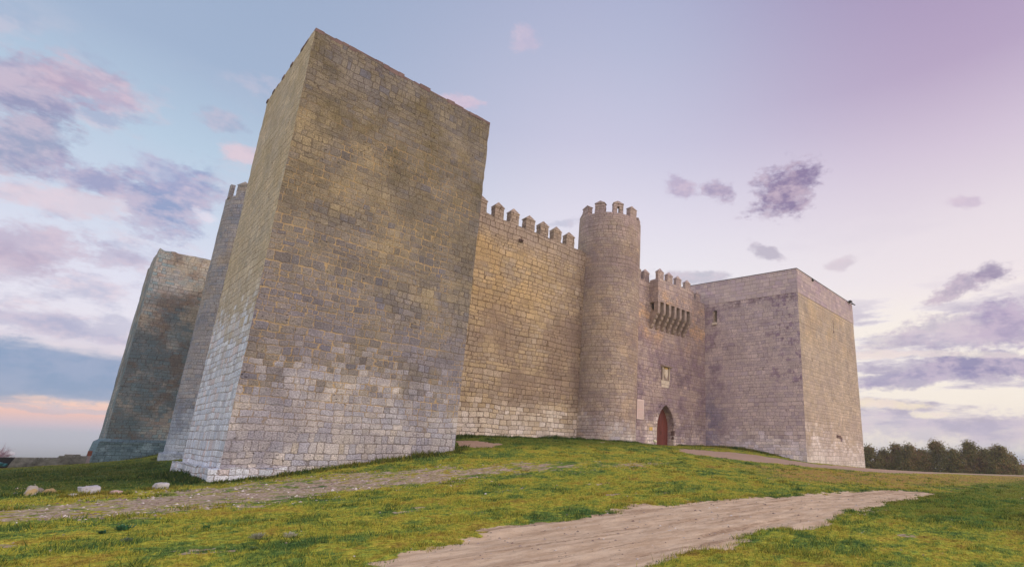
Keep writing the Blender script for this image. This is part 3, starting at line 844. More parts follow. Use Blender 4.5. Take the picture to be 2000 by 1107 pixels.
def ground_mat():
    m, t = new_mat('meadow_and_dirt')
    pos = t.node('ShaderNodeNewGeometry').outputs['Position']
    px, py, pz = t.sep(pos)
    at = t.node('ShaderNodeAttribute', attribute_name='cover')
    d_, g_, r_ = t.sep(at.outputs['Vector'])
    dry = t.node('ShaderNodeAttribute', attribute_name='dry').outputs['Fac']
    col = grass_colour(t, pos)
    fine = t.noise(pos, 9.0, 5.0, 0.7)
    vf = t.noise(pos, 34.0, 3.0, 0.7)
    dn = t.noise(t.comb(px, t.m('MULTIPLY', py, 2.0), 0.0), 1.1, 5.0, 0.65)
    dryc = t.mix(t.noise(pos, 0.7, 4.0), lin((150, 116, 62)), lin((176, 140, 88)))
    col = t.mix(t.m('MULTIPLY', dry, t.ss(dn, 0.36, 0.56, 0.25, 0.95)), col, dryc)
    f = t.m('MULTIPLY', t.ss(fine, 0.32, 0.66, 0.5, 1.45), t.ss(vf, 0.32, 0.68, 0.7, 1.4))
    col = t.mix(1.0, col, t.comb(f, f, f), 'MULTIPLY')
    # dirt, streaked along the wheel marks
    st = t.noise(t.comb(t.m('MULTIPLY', px, 0.6), t.m('MULTIPLY', py, 1.8), 0.0), 1.6, 7.0, 0.72)
    dc = t.mix(t.ss(st, 0.3, 0.7), lin((192, 164, 132)), lin((232, 208, 174)))
    dc = t.mix(t.ss(t.noise(t.comb(t.m('MULTIPLY', px, 1.0), t.m('MULTIPLY', py, 3.2), 5.0), 2.2, 5.0, 0.7), 0.58, 0.68, 0.0, 0.65), dc, lin((130, 104, 82)))
    ru = t.noise(t.comb(t.m('MULTIPLY', px, 0.16), t.m('MULTIPLY', py, 2.6), 8.0), 1.2, 5.0, 0.6)
    dc = t.mix(t.m('MULTIPLY', t.ss(ru, 0.56, 0.62, 0.0, 0.55), t.ss(fine, 0.35, 0.55)), dc, lin((142, 112, 86)))
    pe = t.noise(pos, 22.0, 3.0, 0.65)
    dc = t.mix(t.ss(pe, 0.64, 0.70, 0.0, 0.5), dc, lin((214, 200, 186)))
    dc = t.mix(t.ss(pe, 0.36, 0.30, 0.0, 0.45), dc, lin((104, 84, 70)))
    k = t.ss(t.m('ADD', d_, t.m('MULTIPLY', t.m('SUBTRACT', fine, 0.5), 0.8)), 0.35, 0.6)
    # gravel
    vo = t.node('ShaderNodeTexVoronoi', {'Vector': pos, 'Scale': 16.0})
    vx, vy, vz = t.sep(vo.outputs['Color'])
    gc = t.mix(vx, lin((158, 136, 116)), lin((206, 186, 166)))
    gc = t.mix(t.ss(t.noise(pos, 5.0, 4.0, 0.65), 0.5, 0.6, 0.0, 0.7), gc, lin((138, 132, 60)))
    kg = t.ss(t.m('ADD', g_, t.m('MULTIPLY', t.m('SUBTRACT', t.noise(t.comb(px, t.m('MULTIPLY', py, 1.7), 0.0), 1.5, 6.0, 0.68), 0.5), 2.6)), 0.46, 0.70)
    rc_ = t.mix(t.noise(pos, 1.3, 4.0, 0.6), lin((164, 138, 118)), lin((196, 170, 148)))
    kr = t.ss(t.m('ADD', r_, t.m('MULTIPLY', t.m('SUBTRACT', fine, 0.5), 0.9)), 0.4, 0.62)
    col = t.mix(kg, col, gc)
    col = t.mix(kr, col, rc_)
    col = t.mix(k, col, dc)
    # far out it is plough and stubble
    hgt = t.m('ADD', t.m('MULTIPLY', fine, 1.0), t.m('MULTIPLY', vf, 0.5))
    finish(t, col, 1.0, hgt, 0.03, 0.8, spec=0.05)
    return m


gm = ground_mat()
gobj = grid_mesh('ground', GX, GY, GZ, gm)
a1 = gobj.data.attributes.new('cover', 'FLOAT_VECTOR', 'POINT')
a1.data.foreach_set('vector', np.stack([mk_d, mk_g, mk_r], -1).astype(np.float32).ravel())
a2 = gobj.data.attributes.new('dry', 'FLOAT', 'POINT')
a2.data.foreach_set('value', mk_y.astype(np.float32).ravel())
tag(gobj, kind='structure')

# the plain far below the hill
def plain_mat():
    m, t = new_mat('farmland')
    pos = t.node('ShaderNodeNewGeometry').outputs['Position']
    px, py, pz = t.sep(pos)
    vo = t.node('ShaderNodeTexVoronoi', {'Vector': t.comb(t.m('MULTIPLY', px, 0.002), t.m('MULTIPLY', py, 0.0035), 0.0), 'Scale': 1.0})
    vx, vy, vz = t.sep(vo.outputs['Color'])
    col = t.ramp(vx, [(0.0, lin((92, 92, 66))), (0.4, lin((120, 116, 84))), (0.7, lin((138, 122, 96))), (1.0, lin((74, 92, 62)))])
    finish(t, col, 1.0, spec=0.05)
    return m


pr = np.geomspace(380, 8200, 40)
pt = np.radians(np.linspace(-180, 180, 97))
PT, PR = np.meshgrid(pt, pr)
pX = np.sin(PT) * PR; pY = np.cos(PT) * PR
pZ = -62.6 + 3 * np.vectorize(lambda a, b: mnoise.noise(Vector((a * 0.0009, b * 0.0009, 0))))(pX, pY) * np.clip((PR - 800) / 1500, 0, 1)
tag(grid_mesh('plain', pX, pY, pZ, plain_mat()), kind='structure')

# ------------------------------------------------------------------ grass blades, tufts, pebbles
def attr_float(me, name, arr):
    a = me.attributes.new(name, 'FLOAT', 'POINT')
    a.data.foreach_set('value', np.asarray(arr, np.float32))


def tri_mesh(name, V, mat, nv=3):
    """V: (n, nv, 3) one polygon per row"""
    n = len(V)
    me = bpy.data.meshes.new(name)
    me.vertices.add(n * nv)
    me.vertices.foreach_set('co', V.astype(np.float32).ravel())
    me.loops.add(n * nv); me.polygons.add(n)
    me.loops.foreach_set('vertex_index', np.arange(n * nv, dtype=np.int32))
    me.polygons.foreach_set('loop_start', np.arange(n, dtype=np.int32) * nv)
    me.polygons.foreach_set('loop_total', np.full(n, nv, dtype=np.int32))
    me.update(calc_edges=True)
    me.materials.append(mat)
    o = bpy.data.objects.new(name, me)
    SC.collection.objects.link(o)
    return o


def blade_mat():
    m, t = new_mat('grass_blades')
    pos = t.node('ShaderNodeNewGeometry').outputs['Position']
    rnd = t.node('ShaderNodeAttribute', attribute_name='rnd').outputs['Fac']
    tip = t.node('ShaderNodeAttribute', attribute_name='tip').outputs['Fac']
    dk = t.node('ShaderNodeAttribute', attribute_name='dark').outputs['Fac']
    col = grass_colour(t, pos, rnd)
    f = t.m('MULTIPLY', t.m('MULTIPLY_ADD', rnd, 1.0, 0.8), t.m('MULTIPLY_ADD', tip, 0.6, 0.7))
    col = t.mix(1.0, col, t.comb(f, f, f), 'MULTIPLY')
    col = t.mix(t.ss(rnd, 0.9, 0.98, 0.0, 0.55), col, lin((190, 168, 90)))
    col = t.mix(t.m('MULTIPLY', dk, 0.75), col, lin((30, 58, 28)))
    b = t.node('ShaderNodeBsdfPrincipled', {'Base Color': col, 'Roughness': 0.7})
    b.inputs['Specular IOR Level'].default_value = 0.15
    tr = t.node('ShaderNodeBsdfTranslucent', {'Color': col})
    mx = t.node('ShaderNodeMixShader', {0: 0.3, 1: b.outputs[0], 2: tr.outputs[0]})
    t.node('ShaderNodeOutputMaterial', {'Surface': mx.outputs[0]})
    return m


bmat = blade_mat()


def inside_castle(x, y):
    a = (x > 4.5) & (x < 13.8) & (y > 24.4) & (y < 32.4)
    b = (y > 29.0) & (x > 8.2) & (x < 60)
    c = (x > 44.07) & (x < 59.2) & (y > 19.75)
    c |= (x > 42.6) & (x < 45) & (y > 19.6 + (44.07 - x) * 6.3)
    d = np.hypot(x - 28.55, y - 29) < 2.6
    e = (np.hypot(x - 8.2, y - 48.3) < 2.7) | ((x > 3.4) & (x < 13) & (y > 68.2) & (y < 77))
    return a | b | c | d | e


def blades(name, x, y, hgt, wid, dark, lean=0.6):
    z, (d_, g_, r_, y_) = height(x, y)
    n = len(x)
    a = rng.random(n) * 2 * math.pi
    # broad side roughly across, random lean
    la = rng.random(n) * 2 * math.pi
    ll = hgt * lean * (0.3 + rng.random(n))
    ax = np.cos(a) * wid * 0.5; ay = np.sin(a) * wid * 0.5
    V = np.zeros((n, 3, 3))
    V[:, 0] = np.stack([x - ax, y - ay, z - 0.01], 1)
    V[:, 1] = np.stack([x + ax, y + ay, z - 0.01], 1)
    V[:, 2] = np.stack([x + np.cos(la) * ll, y + np.sin(la) * ll, z + hgt], 1)
    return V, rng.random(n), np.broadcast_to(dark, (n,)).copy()


def scatter(n, d0, d1, p, b0=-7.0, b1=93.0):
    """distances with density falling as d^-p"""
    u = rng.random(n)
    e = 2 - p
    d = (d0 ** e + u * (d1 ** e - d0 ** e)) ** (1 / e)
    b = np.radians(rng.uniform(b0, b1, n))
    return np.sin(b) * d, np.cos(b) * d, d


parts = []
x, y, d = scatter(520000, 3.2, 60.0, 1.55)
dirt, grav, road, dry = masks(x, y)
jn = rng.random(len(x))
cl = fbm(x, y, 1.8, 3) + 0.5
keep_ = (dirt < 0.3 + 0.5 * jn * jn) & (grav < 0.25 + 0.6 * jn * cl) & (road < 0.4) & ~inside_castle(x, y) & (jn * 0.9 < 0.25 + cl) & (jn > dry * 0.55)
x, y, d, cl = x[keep_], y[keep_], d[keep_], cl[keep_]
hh = (0.022 + 0.05 * np.clip(cl - 0.25, 0, 1)) * (0.6 + 0.8 * rng.random(len(x))) * np.clip(d / 12, 0.85, 1.5)
parts.append(blades('g', x, y, hh, 0.007 * np.clip(d / 6, 0.7, 7) ** 0.85 * (0.7 + 0.6 * rng.random(len(x))), 0.0, 1.1))
# rank clumps dotted over the meadow
cx, cy, cd = scatter(2600, 4.0, 45.0, 1.2)
dirt, grav, road, dry = masks(cx, cy)
ok = (dirt < 0.45) & (grav < 0.6) & (road < 0.3) & ~inside_castle(cx, cy) & (fbm(cx, cy, 0.5, 3) > -0.05)
cx, cy, cd = cx[ok], cy[ok], cd[ok]
k = 34
s = (0.05 + 0.10 * rng.random(len(cx)))
x = (cx[:, None] + rng.normal(0, 1, (len(cx), k)) * s[:, None] * 1.3).ravel(); y = (cy[:, None] + rng.normal(0, 1, (len(cx), k)) * s[:, None]).ravel()
ds = np.repeat(cd, k); ss_ = np.repeat(s, k)
parts.append(blades('g', x, y, ss_ * (0.5 + 0.6 * rng.random(len(x))), 0.011 * np.clip(ds / 7, 0.8, 5) ** 0.8, np.repeat(rng.random(len(cx)) * 0.9, k), 0.8))
# ragged lip of the track
tp = TRACK[1:24]
bx_, by_ = [], []
for a_, b_ in zip(tp[:-1], tp[1:]):
    L_ = math.hypot(b_[0] - a_[0], b_[1] - a_[1]); k_ = int(L_ * 26)
    u_ = rng.random(k_)
    bx_.append(a_[0] + (b_[0] - a_[0]) * u_ + rng.normal(0, 0.38, k_)); by_.append(a_[1] + (b_[1] - a_[1]) * u_ + rng.normal(0, 0.38, k_))
bx_ = np.concatenate(bx_); by_ = np.concatenate(by_)
td = in_poly(bx_, by_, TRACK) + fbm(bx_ * 0.6, by_, 0.8, 5) * 1.9 + fbm(bx_, by_, 5.0, 3) * 0.4
ok = (td > -0.35) & (td < 0.22) & (fbm(bx_, by_, 1.1, 3) > -0.12)
bx_, by_ = bx_[ok], by_[ok]
k = 22; s = 0.03 + 0.05 * rng.random(len(bx_)); bd_ = np.hypot(bx_, by_)
x = (bx_[:, None] + rng.normal(0, 1, (len(bx_), k)) * s[:, None] * 1.4).ravel(); y = (by_[:, None] + rng.normal(0, 1, (len(bx_), k)) * s[:, None]).ravel()
parts.append(blades('g', x, y, np.repeat(s, k) * (0.5 + 0.6 * rng.random(len(x))), 0.010 * np.clip(np.repeat(bd_, k) / 7, 0.8, 4) ** 0.8, np.repeat(rng.random(len(bx_)) * 0.8, k), 0.9))
# tufts growing round the loose boulders
for (qx, qy, qr) in ((1.17, 21.9, 0.45), (2.78, 22.6, 0.35), (0.06, 22.1, 0.3), (0.42, 22.9, 0.3), (-0.24, 22.7, 0.2), (0.85, 21.5, 0.25), (1.70, 21.6, 0.3)):
    an_ = rng.random(260) * 6.28; r_ = qr * (0.75 + 0.5 * rng.random(260))
    parts.append(blades('g', qx + np.cos(an_) * r_, qy + np.sin(an_) * r_ * 0.6, 0.05 + 0.09 * rng.random(260), np.full(260, 0.03), 0.6, 0.7))
# weeds along the feet of the walls
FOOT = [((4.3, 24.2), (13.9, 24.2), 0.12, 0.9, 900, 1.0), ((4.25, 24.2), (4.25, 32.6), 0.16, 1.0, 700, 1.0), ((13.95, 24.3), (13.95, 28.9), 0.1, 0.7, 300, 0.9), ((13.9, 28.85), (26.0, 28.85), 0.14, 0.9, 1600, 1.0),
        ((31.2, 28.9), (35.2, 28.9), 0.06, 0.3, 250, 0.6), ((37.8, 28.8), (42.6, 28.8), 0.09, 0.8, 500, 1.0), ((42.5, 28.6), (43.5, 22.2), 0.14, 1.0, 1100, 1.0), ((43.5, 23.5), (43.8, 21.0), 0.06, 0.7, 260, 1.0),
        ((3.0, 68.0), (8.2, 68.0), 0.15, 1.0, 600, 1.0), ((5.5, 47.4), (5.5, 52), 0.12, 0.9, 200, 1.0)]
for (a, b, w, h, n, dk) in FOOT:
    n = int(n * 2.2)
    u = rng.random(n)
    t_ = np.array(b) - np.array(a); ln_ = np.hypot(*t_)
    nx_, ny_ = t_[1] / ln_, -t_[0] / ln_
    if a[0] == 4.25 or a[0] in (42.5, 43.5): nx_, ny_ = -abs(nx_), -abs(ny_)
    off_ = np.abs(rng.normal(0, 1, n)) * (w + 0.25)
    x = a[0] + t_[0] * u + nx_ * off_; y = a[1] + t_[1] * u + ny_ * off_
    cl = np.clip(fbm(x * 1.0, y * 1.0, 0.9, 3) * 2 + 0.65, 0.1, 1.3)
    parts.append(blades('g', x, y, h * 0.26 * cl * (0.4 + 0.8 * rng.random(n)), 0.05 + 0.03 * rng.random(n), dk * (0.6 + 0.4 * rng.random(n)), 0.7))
# ring at the foot of the round tower
an = np.radians(rng.uniform(-180, -40, 700)); rr0 = 2.62 + np.abs(rng.normal(0, 0.2, 700))
x = 28.55 + np.cos(an) * rr0; y = 29 + np.sin(an) * rr0
parts.append(blades('g', x, y, 0.05 + 0.13 * rng.random(700), np.full(700, 0.05), 0.7, 0.7))
V = np.concatenate([p[0] for p in parts]); rn = np.concatenate([p[1] for p in parts]); dk = np.concatenate([p[2] for p in parts])
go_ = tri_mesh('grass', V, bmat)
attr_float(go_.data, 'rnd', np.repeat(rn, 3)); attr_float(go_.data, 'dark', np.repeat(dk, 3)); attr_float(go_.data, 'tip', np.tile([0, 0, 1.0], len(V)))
tag(go_, 'short tufted green and yellow grass covering the hill round the castle', 'grass', kind='stuff')

# pebbles on the gravel strip and a few on the track
def pebble_mat():
    m, t = new_mat('pebbles')
    r_ = t.node('ShaderNodeAttribute', attribute_name='rnd').outputs['Fac']
    col = t.ramp(r_, [(0, lin((128, 110, 100))), (0.5, lin((176, 160, 148))), (0.85, lin((206, 194, 182))), (1, lin((232, 226, 220)))])
    finish(t, col, 0.9, spec=0.1)
    return m


x, y, d = scatter(60000, 6.0, 34.0, 0.9)
dirt, grav, road, dry = masks(x, y)
jn = rng.random(len(x))
ok = ((grav * 0.55 * (y > 12) + 0.05 * dirt * (y > 3) + 0.006 + 0.05 * road) > jn) & ~inside_castle(x, y)
x, y, d = x[ok], y[ok], d[ok]
n = len(x)
z, _ = height(x, y)
sz = 0.010 + 0.030 * rng.random(n) ** 3 * np.clip(d / 14, 0.4, 1.4) + 0.007 * np.clip(d / 14, 0, 1.5)
octv = np.array([(1, 0, 0), (0, 1, 0), (-1, 0, 0), (0, -1, 0), (0, 0, 0.62)], float)
vv = octv[None] * (1 + rng.uniform(-0.35, 0.35, (n, 5, 3))) * sz[:, None, None]
ang = rng.random(n) * 6.28
cx_, sx_ = np.cos(ang), np.sin(ang)
vx_ = vv[..., 0] * cx_[:, None] - vv[..., 1] * sx_[:, None]; vy_ = vv[..., 0] * sx_[:, None] + vv[..., 1] * cx_[:, None]
vv = np.stack([vx_ + x[:, None], vy_ + y[:, None], vv[..., 2] + z[:, None] + 0.002], -1)
tris = np.concatenate([vv[:, [i, (i + 1) % 4, 4]] for i in range(4)])
pb = tri_mesh('gravel', tris, pebble_mat())
attr_float(pb.data, 'rnd', np.repeat(np.tile(rng.random(n) ** 1.5, 4), 3))
tag(pb, 'pale loose gravel scattered along the stony strip in the grass', 'gravel', kind='stuff')

# ------------------------------------------------------------------ the castle
castle = empty('castle', (28.0, 29.0, 0.5))
tag(castle, 'huge medieval stone castle with square corner towers, round turrets and battlements on a grassy hill', 'castle')


def lab(o, text):
    o['label'] = text
    return o


# near corner tower
A = rough_prism('corner_tower', [(4.5, 24.4), (13.78, 24.4), (13.78, 32.4), (4.5, 32.4)], -3.2, 18.42, 0.16, M['near_tower'], castle, 0.017, 0.08, loc=(9.1, 28.4, -1.5))
A.data.materials.append(M['near_tower_side'])
fn = np.empty(len(A.data.polygons) * 3); A.data.polygons.foreach_get('normal', fn); fn = fn.reshape(-1, 3)
A.data.polygons.foreach_set('material_index', (fn[:, 0] < -0.7).astype(np.int32))
for v in A.data.vertices:      # worn, slightly uneven quoins
    wx = v.co.x + 9.1; wy = v.co.y + 28.4
    ex_ = min(abs(wx - 4.5), abs(wx - 13.78)); ey_ = min(abs(wy - 24.4), abs(wy - 32.4))
    if ex_ < 0.12 and ey_ < 0.12:
        k_ = 0.008 + 0.035 * max(0, mnoise.noise(Vector((wx, wy, v.co.z * 1.9))) + 0.1)
        v.co.x += k_ * (1 if wx < 9 else -1); v.co.y += k_ * (1 if wy < 28 else -1)
wall_uv(A)
lab(A, 'windowless square tower nearest the viewer, its grey blocks pointed with tan mortar')
mb = MB()
def ragged_row(mb, x0, y0, x1, y1, z, h, w):
    d = Vector((x1 - x0, y1 - y0)); L_ = d.length; d.normalize(); nn = Vector((-d.y, d.x))
    s = 0.0
    while s < L_:
        l = min(random.uniform(0.28, 0.62), L_ - s)
        hh_ = h * random.uniform(0.35, 1.25)
        a = Vector((x0, y0)) + d * (s + 0.008); b = Vector((x0, y0)) + d * (s + l - 0.008)
        o_ = random.uniform(-0.03, 0.035)
        p = [a - nn * o_, b - nn * o_, b + nn * w, a + nn * w]
        zz = [z + hh_ * random.uniform(0.75, 1.1) for _ in range(4)]
        mb.add([(q.x, q.y, z - 0.12) for q in p] + [(q.x, q.y, zt) for q, zt in zip(p, zz)], [(3, 2, 1, 0), (4, 5, 6, 7), (0, 1, 5, 4), (1, 2, 6, 5), (2, 3, 7, 6), (3, 0, 4, 7)])
        s += l
ragged_row(mb, 4.5, 24.4, 13.78, 24.4, 18.44, 0.13, 0.7)
ragged_row(mb, 13.78, 24.4, 13.78, 32.4, 18.44, 0.13, 0.6)
ragged_row(mb, 4.5, 32.4, 4.5, 25.1, 18.43, 0.025, 0.6)
cp = mb.build('coping', M['coping'], A)
# footing that steps out at the base of its left face
ft = rough_prism('footing', [(4.22, 24.52), (4.62, 24.3), (6.6, 24.28), (6.6, 24.9), (4.9, 24.9), (4.9, 32.6), (4.2, 32.6)], -3.0, -1.0, 0.2, M['near_tower_side'], A, 0.05, 0.12)
wall_uv(ft)

# far corner tower on its plinth
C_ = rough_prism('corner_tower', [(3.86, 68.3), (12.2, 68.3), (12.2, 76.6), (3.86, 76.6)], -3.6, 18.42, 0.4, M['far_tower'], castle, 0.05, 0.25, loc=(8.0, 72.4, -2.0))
C_.name = 'corner_tower'
for v in C_.data.vertices:      # slight batter and weathered, rounded upper corner
    zc = v.co.z - 2.0
    v.co.x -= max(0, (18.4 - zc)) * 0.008 * (1 if v.co.x < 0 else 0)
    if zc > 16.5 and v.co.x < -3.5 and v.co.y > 2:
        v.co.z -= (zc - 16.5) * 0.25
wall_uv(C_)
lab(C_, 'distant square tower at the left with a sloping plinth and dark grey-green stone')
plx = []
for (z, e) in ((-3.8, 0.80), (-0.55, 0.36), (-0.42, 0.33), (-0.22, 0.05), (-0.1, -0.05)):
    plx.append([(3.72 - e, 68.3 - e, z), (12.4, 68.3 - e, z), (12.4, 76.8 + e, z), (3.72 - e, 76.8 + e, z)])
vs = [p for r_ in plx for p in r_]
fs = [(i * 4 + k, i * 4 + (k + 1) % 4, (i + 1) * 4 + (k + 1) % 4, (i + 1) * 4 + k) for i in range(4) for k in range(4)] + [(16, 17, 18, 19)]
plo = mesh_obj('plinth', vs, fs, M['far_tower_plinth'], C_)
wall_uv(plo)
# uneven string of stones along the top edge of the plinth
mb = MB(); xx = 3.42
while xx < 9.2:
    l = random.uniform(0.3, 0.8)
    mb.box(xx, min(xx + l - 0.03, 9.2), 67.9 + random.uniform(-0.03, 0.03), 68.1, -0.62 + random.uniform(-0.02, 0.02), -0.40 + random.uniform(-0.05, 0.04))
    xx += l
st_ = mb.build('string_course', M['far_tower_plinth'], C_); wall_uv(st_)


def circle(cx, cy, r, n=48):
    return [(cx + r * math.cos(2 * math.pi * k / n), cy + r * math.sin(2 * math.pi * k / n)) for k in range(n)]


def merlon_mesh(w, dpt, h, cap, mat, hole=False):
    """upright block with a weathered pyramid cap, base centre at the origin, width along x"""
    mb = MB()
    j = 0.012
    if hole:
        mb.box(-w / 2, -0.09, -dpt / 2, dpt / 2, -0.1, h, j); mb.box(0.09, w / 2, -dpt / 2, dpt / 2, -0.1, h, j)
        mb.box(-0.1, 0.1, -dpt / 2 + 0.01, dpt / 2 - 0.01, -0.1, 0.04); mb.box(-0.1, 0.1, -dpt / 2 + 0.01, dpt / 2 - 0.01, h - 0.22, h - 0.005)
    else:
        rows = [-0.1, h * 0.36, h * 0.7, h]
        for a, b in zip(rows[:-1], rows[1:]):
            e = random.uniform(-0.02, 0.02); k = random.uniform(-0.02, 0.02)
            mb.box(-w / 2 + e, w / 2 + k, -dpt / 2, dpt / 2, a, b, j)
    ov = 0.035
    b_ = [(-w / 2 - ov, -dpt / 2 - ov), (w / 2 + ov, -dpt / 2 - ov), (w / 2 + ov, dpt / 2 + ov), (-w / 2 - ov, dpt / 2 + ov)]
    lo = [(x, y, h + 0.002 + random.uniform(-0.01, 0.01)) for x, y in b_]; hi = [(x, y, h + 0.05 + random.uniform(-0.015, 0.015)) for x, y in b_]
    ap = [(random.uniform(-0.05, 0.0), -0.06, h + cap), (random.uniform(0.0, 0.05), -0.06, h + cap - random.uniform(0, 0.03))]
    mb.add(lo + hi + ap, [(3, 2, 1, 0), (0, 1, 5, 4), (1, 2, 6, 5), (2, 3, 7, 6), (3, 0, 4, 7), (4, 5, 9, 8), (5, 6, 9), (6, 7, 8, 9), (7, 4, 8)])
    return mb


def merlon(parent, x, y, z, w, dpt, h, cap, mat, rot=0.0, hole=False):
    mb = merlon_mesh(w, dpt, h, cap, mat, hole)
    c, s = math.cos(rot), math.sin(rot)
    mb.v = [(x + a * c - b * s, y + a * s + b * c, z + q) for a, b, q in mb.v]
    o = mb.build('merlon', mat, parent, loc=(x, y, z))
    wall_uv(o, shift=random.uniform(0, 9))
    return o


# curtain wall left of the round tower
cw = rough_prism('curtain_wall', [(12.0, 29.0), (28.6, 29.0), (28.6, 31.6), (12.0, 31.6)], -1.5, 15.24, 0.3, M['curtain'], castle, 0.025, 0.10, loc=(20, 29.5, 0.5))
wall_uv(cw)
lab(cw, 'battlemented wall between the nearest square tower and the round turret, golden-tan in its upper half')
for xm in (16.45, 17.83, 19.10, 20.46, 21.75, 23.01, 24.32):
    merlon(cw, xm, 29.28, 15.24, random.uniform(0.70, 0.78), 0.5, 0.84, 0.44, M['curtain'])
mb = MB(); mb.box(19.55, 19.85, 28.86, 29.05, 14.1, 14.28, 0.02); mb.box(19.62, 19.78, 28.7, 28.9, 14.14, 14.22, 0.01)
mb.build('spout', M['coping'], cw)

# curtain wall with the gate
gw = rough_prism('curtain_wall', [(28.6, 29.0), (43.6, 29.0), (43.6, 31.6), (28.6, 31.6)], -1.5, 14.86, 0.4, M['gate_wall'], castle, 0.025, 0.08, loc=(35, 29.5, 0.5))


def ogive(xc, hw, zs, za, n=9, z0=-1.0):
    """pointed arch outline: counter-clockwise from the lower left"""
    h = za - zs
    r = (h * h + hw * hw) / (2 * hw)
    pts = [(xc - hw, z0), (xc + hw, z0)]
    cxr = xc + hw - r
    a1 = math.atan2(h, r - hw)
    right_ = [(cxr + r * math.cos(a1 * k / n), zs + r * math.sin(a1 * k / n)) for k in range(n + 1)]
    left_ = [(2 * xc - x, z) for x, z in right_[:-1]][::-1]
    return pts + right_ + left_


mb = MB(); mb.prism(ogive(36.38, 1.19, 2.05, 4.05), 'y', 28.0, 29.78)
cut(gw, [mb])
mb = MB(); mb.box(34.26, 38.68, 28.5, 30.6, 12.4, 14.28)      # open chamber behind the machicolation
cut(gw, [mb])
wall_uv(gw)
lab(gw, 'battlemented wall with the pointed doorway, between the round turret and the big square keep')
ol = ogive(36.38, 1.19, 2.05, 4.05)
mb = MB(); mb.prism(ol, 'y', 29.70, 29.86)
dr_ = mb.build('door', M['door'], gw, loc=(36.38, 29.7, 0.45))
dr_['label'] = 'tall pointed red-brown plank door'
mb = MB(); mb.box(36.36, 36.40, 29.675, 29.705, 0.3, 3.95)
mb.build('cover_strip', M['door'], dr_)
mb = MB(); mb.tube([(36.55, 29.70, 1.75), (36.55, 29.64, 1.74), (36.55, 29.64, 1.5), (36.55, 29.70, 1.49)], 0.014, 6)
mb.build('handle', M['metal_dark'], dr_)
# voussoirs round the arch
outer = ogive(36.38, 1.50, 2.05, 4.50, 9, z0=0.2)[2:]
inner = ogive(36.38, 1.20, 2.05, 4.06, 9, z0=0.2)[2:]
mb = MB()
for k in range(len(outer) - 1):
    f0, f1 = 0.03, 0.97
    def lp(p, q, t): return (p[0] + (q[0] - p[0]) * t, p[1] + (q[1] - p[1]) * t)
    mb.prism([lp(inner[k], inner[k + 1], f0), lp(outer[k], outer[k + 1], f0), lp(outer[k], outer[k + 1], f1), lp(inner[k], inner[k + 1], f1)], 'y', 28.955 + random.uniform(-0.008, 0.008), 29.08)
vo_ = mb.build('arch_stones', M['gate_wall'], gw); wall_uv(vo_)

# carved coat of arms in its frame
co_ = MB()
co_.box(35.72, 36.80, 28.93, 29.02, 6.22, 7.34)
ca = co_.build('carved_panel', M['corbel'], gw, loc=(36.25, 28.9, 6.2))
ca['label'] = 'weathered carved coat of arms under a small stone hood above the door'
mb = MB(); mb.add([(35.60, 28.62, 7.40), (36.94, 28.62, 7.40), (36.94, 29.02, 7.36), (35.60, 29.02, 7.36), (35.60, 28.62, 7.47), (36.94, 28.62, 7.47), (36.94, 29.02, 7.62), (35.60, 29.02, 7.62)],
    [(3, 2, 1, 0), (4, 5, 6, 7), (0, 1, 5, 4), (1, 2, 6, 5), (2, 3, 7, 6), (3, 0, 4, 7)])
mb.build('hood', M['corbel'], ca)
for xx in (35.76, 36.72):
    mb = MB()
    mb.tube([(xx, 28.86, 6.22), (xx, 28.86, 6.30), (xx, 28.86, 7.3), (xx, 28.86, 7.38)], [0.07, 0.045, 0.045, 0.07], 8)
    mb.build('colonnette', M['pale_stone'], ca)
sh = [(35.98, 7.22), (35.98, 6.78), (36.05, 6.55), (36.24, 6.36), (36.43, 6.55), (36.50, 6.78), (36.50, 7.22), (36.24, 7.16)]
mb = MB(); mb.prism(sh, 'y', 28.86, 28.95)
mb.prism([(36.05, 7.12), (36.05, 6.82), (36.12, 6.64), (36.24, 6.5), (36.22, 7.1)], 'y', 28.82, 28.87)
mb.build('shield', M['pale_stone'], ca)
mb = MB(); mb.prism([(36.0, 7.36), (36.08, 7.22), (36.40, 7.22), (36.48, 7.36), (36.34, 7.30), (36.24, 7.38), (36.14, 7.30)], 'y', 28.84, 28.94)
mb.build('crest', M['ochre_stone'], ca)
mb = MB(); mb.box(35.66, 36.22, 28.95, 29.05, 5.86, 6.20, 0.01); mb.box(36.24, 36.84, 28.95, 29.05, 5.84, 6.19, 0.01); mb.box(35.74, 36.76, 28.97, 29.05, 5.58, 5.82, 0.01)
mb.build('sill', M['pale_stone'], ca)

# inscription slab
mb = MB(); mb.box(32.50, 33.34, 28.93, 29.02, 2.58, 4.22, 0.004)
pq = mb.build('plaque', M['plaque'], gw, loc=(32.92, 28.95, 2.58))
pq['label'] = 'tall pale stone tablet with lines of small worn lettering, left of the door'
mb = MB(); mr = MB()
zz = 4.08
for row_ in range(17):
    xx = 32.58
    while xx < 33.24:
        l = random.uniform(0.03, 0.11)
        (mr if row_ == 8 else mb).box(xx, min(xx + l, 33.27), 28.921, 28.931, zz - 0.03, zz)
        xx += l + 0.022
    zz -= 0.085
mb.build('lettering', M['engraved'], pq); mr.build('lettering', M['engraved_red'], pq)
# odd ochre block beside the door
mb = MB(); mb.box(34.16, 34.62, 28.975, 29.05, 1.72, 2.02, 0.02)
mb.build('ochre_block', M['ochre_stone'], gw)

# broken jamb stone
mb = MB(); mb.box(37.50, 37.64, 28.93, 29.3, 1.45, 1.85, 0.04); mb.box(37.48, 37.60, 28.95, 29.2, 1.1, 1.3, 0.04)
mb.build('broken_jamb', M['coping'], gw)

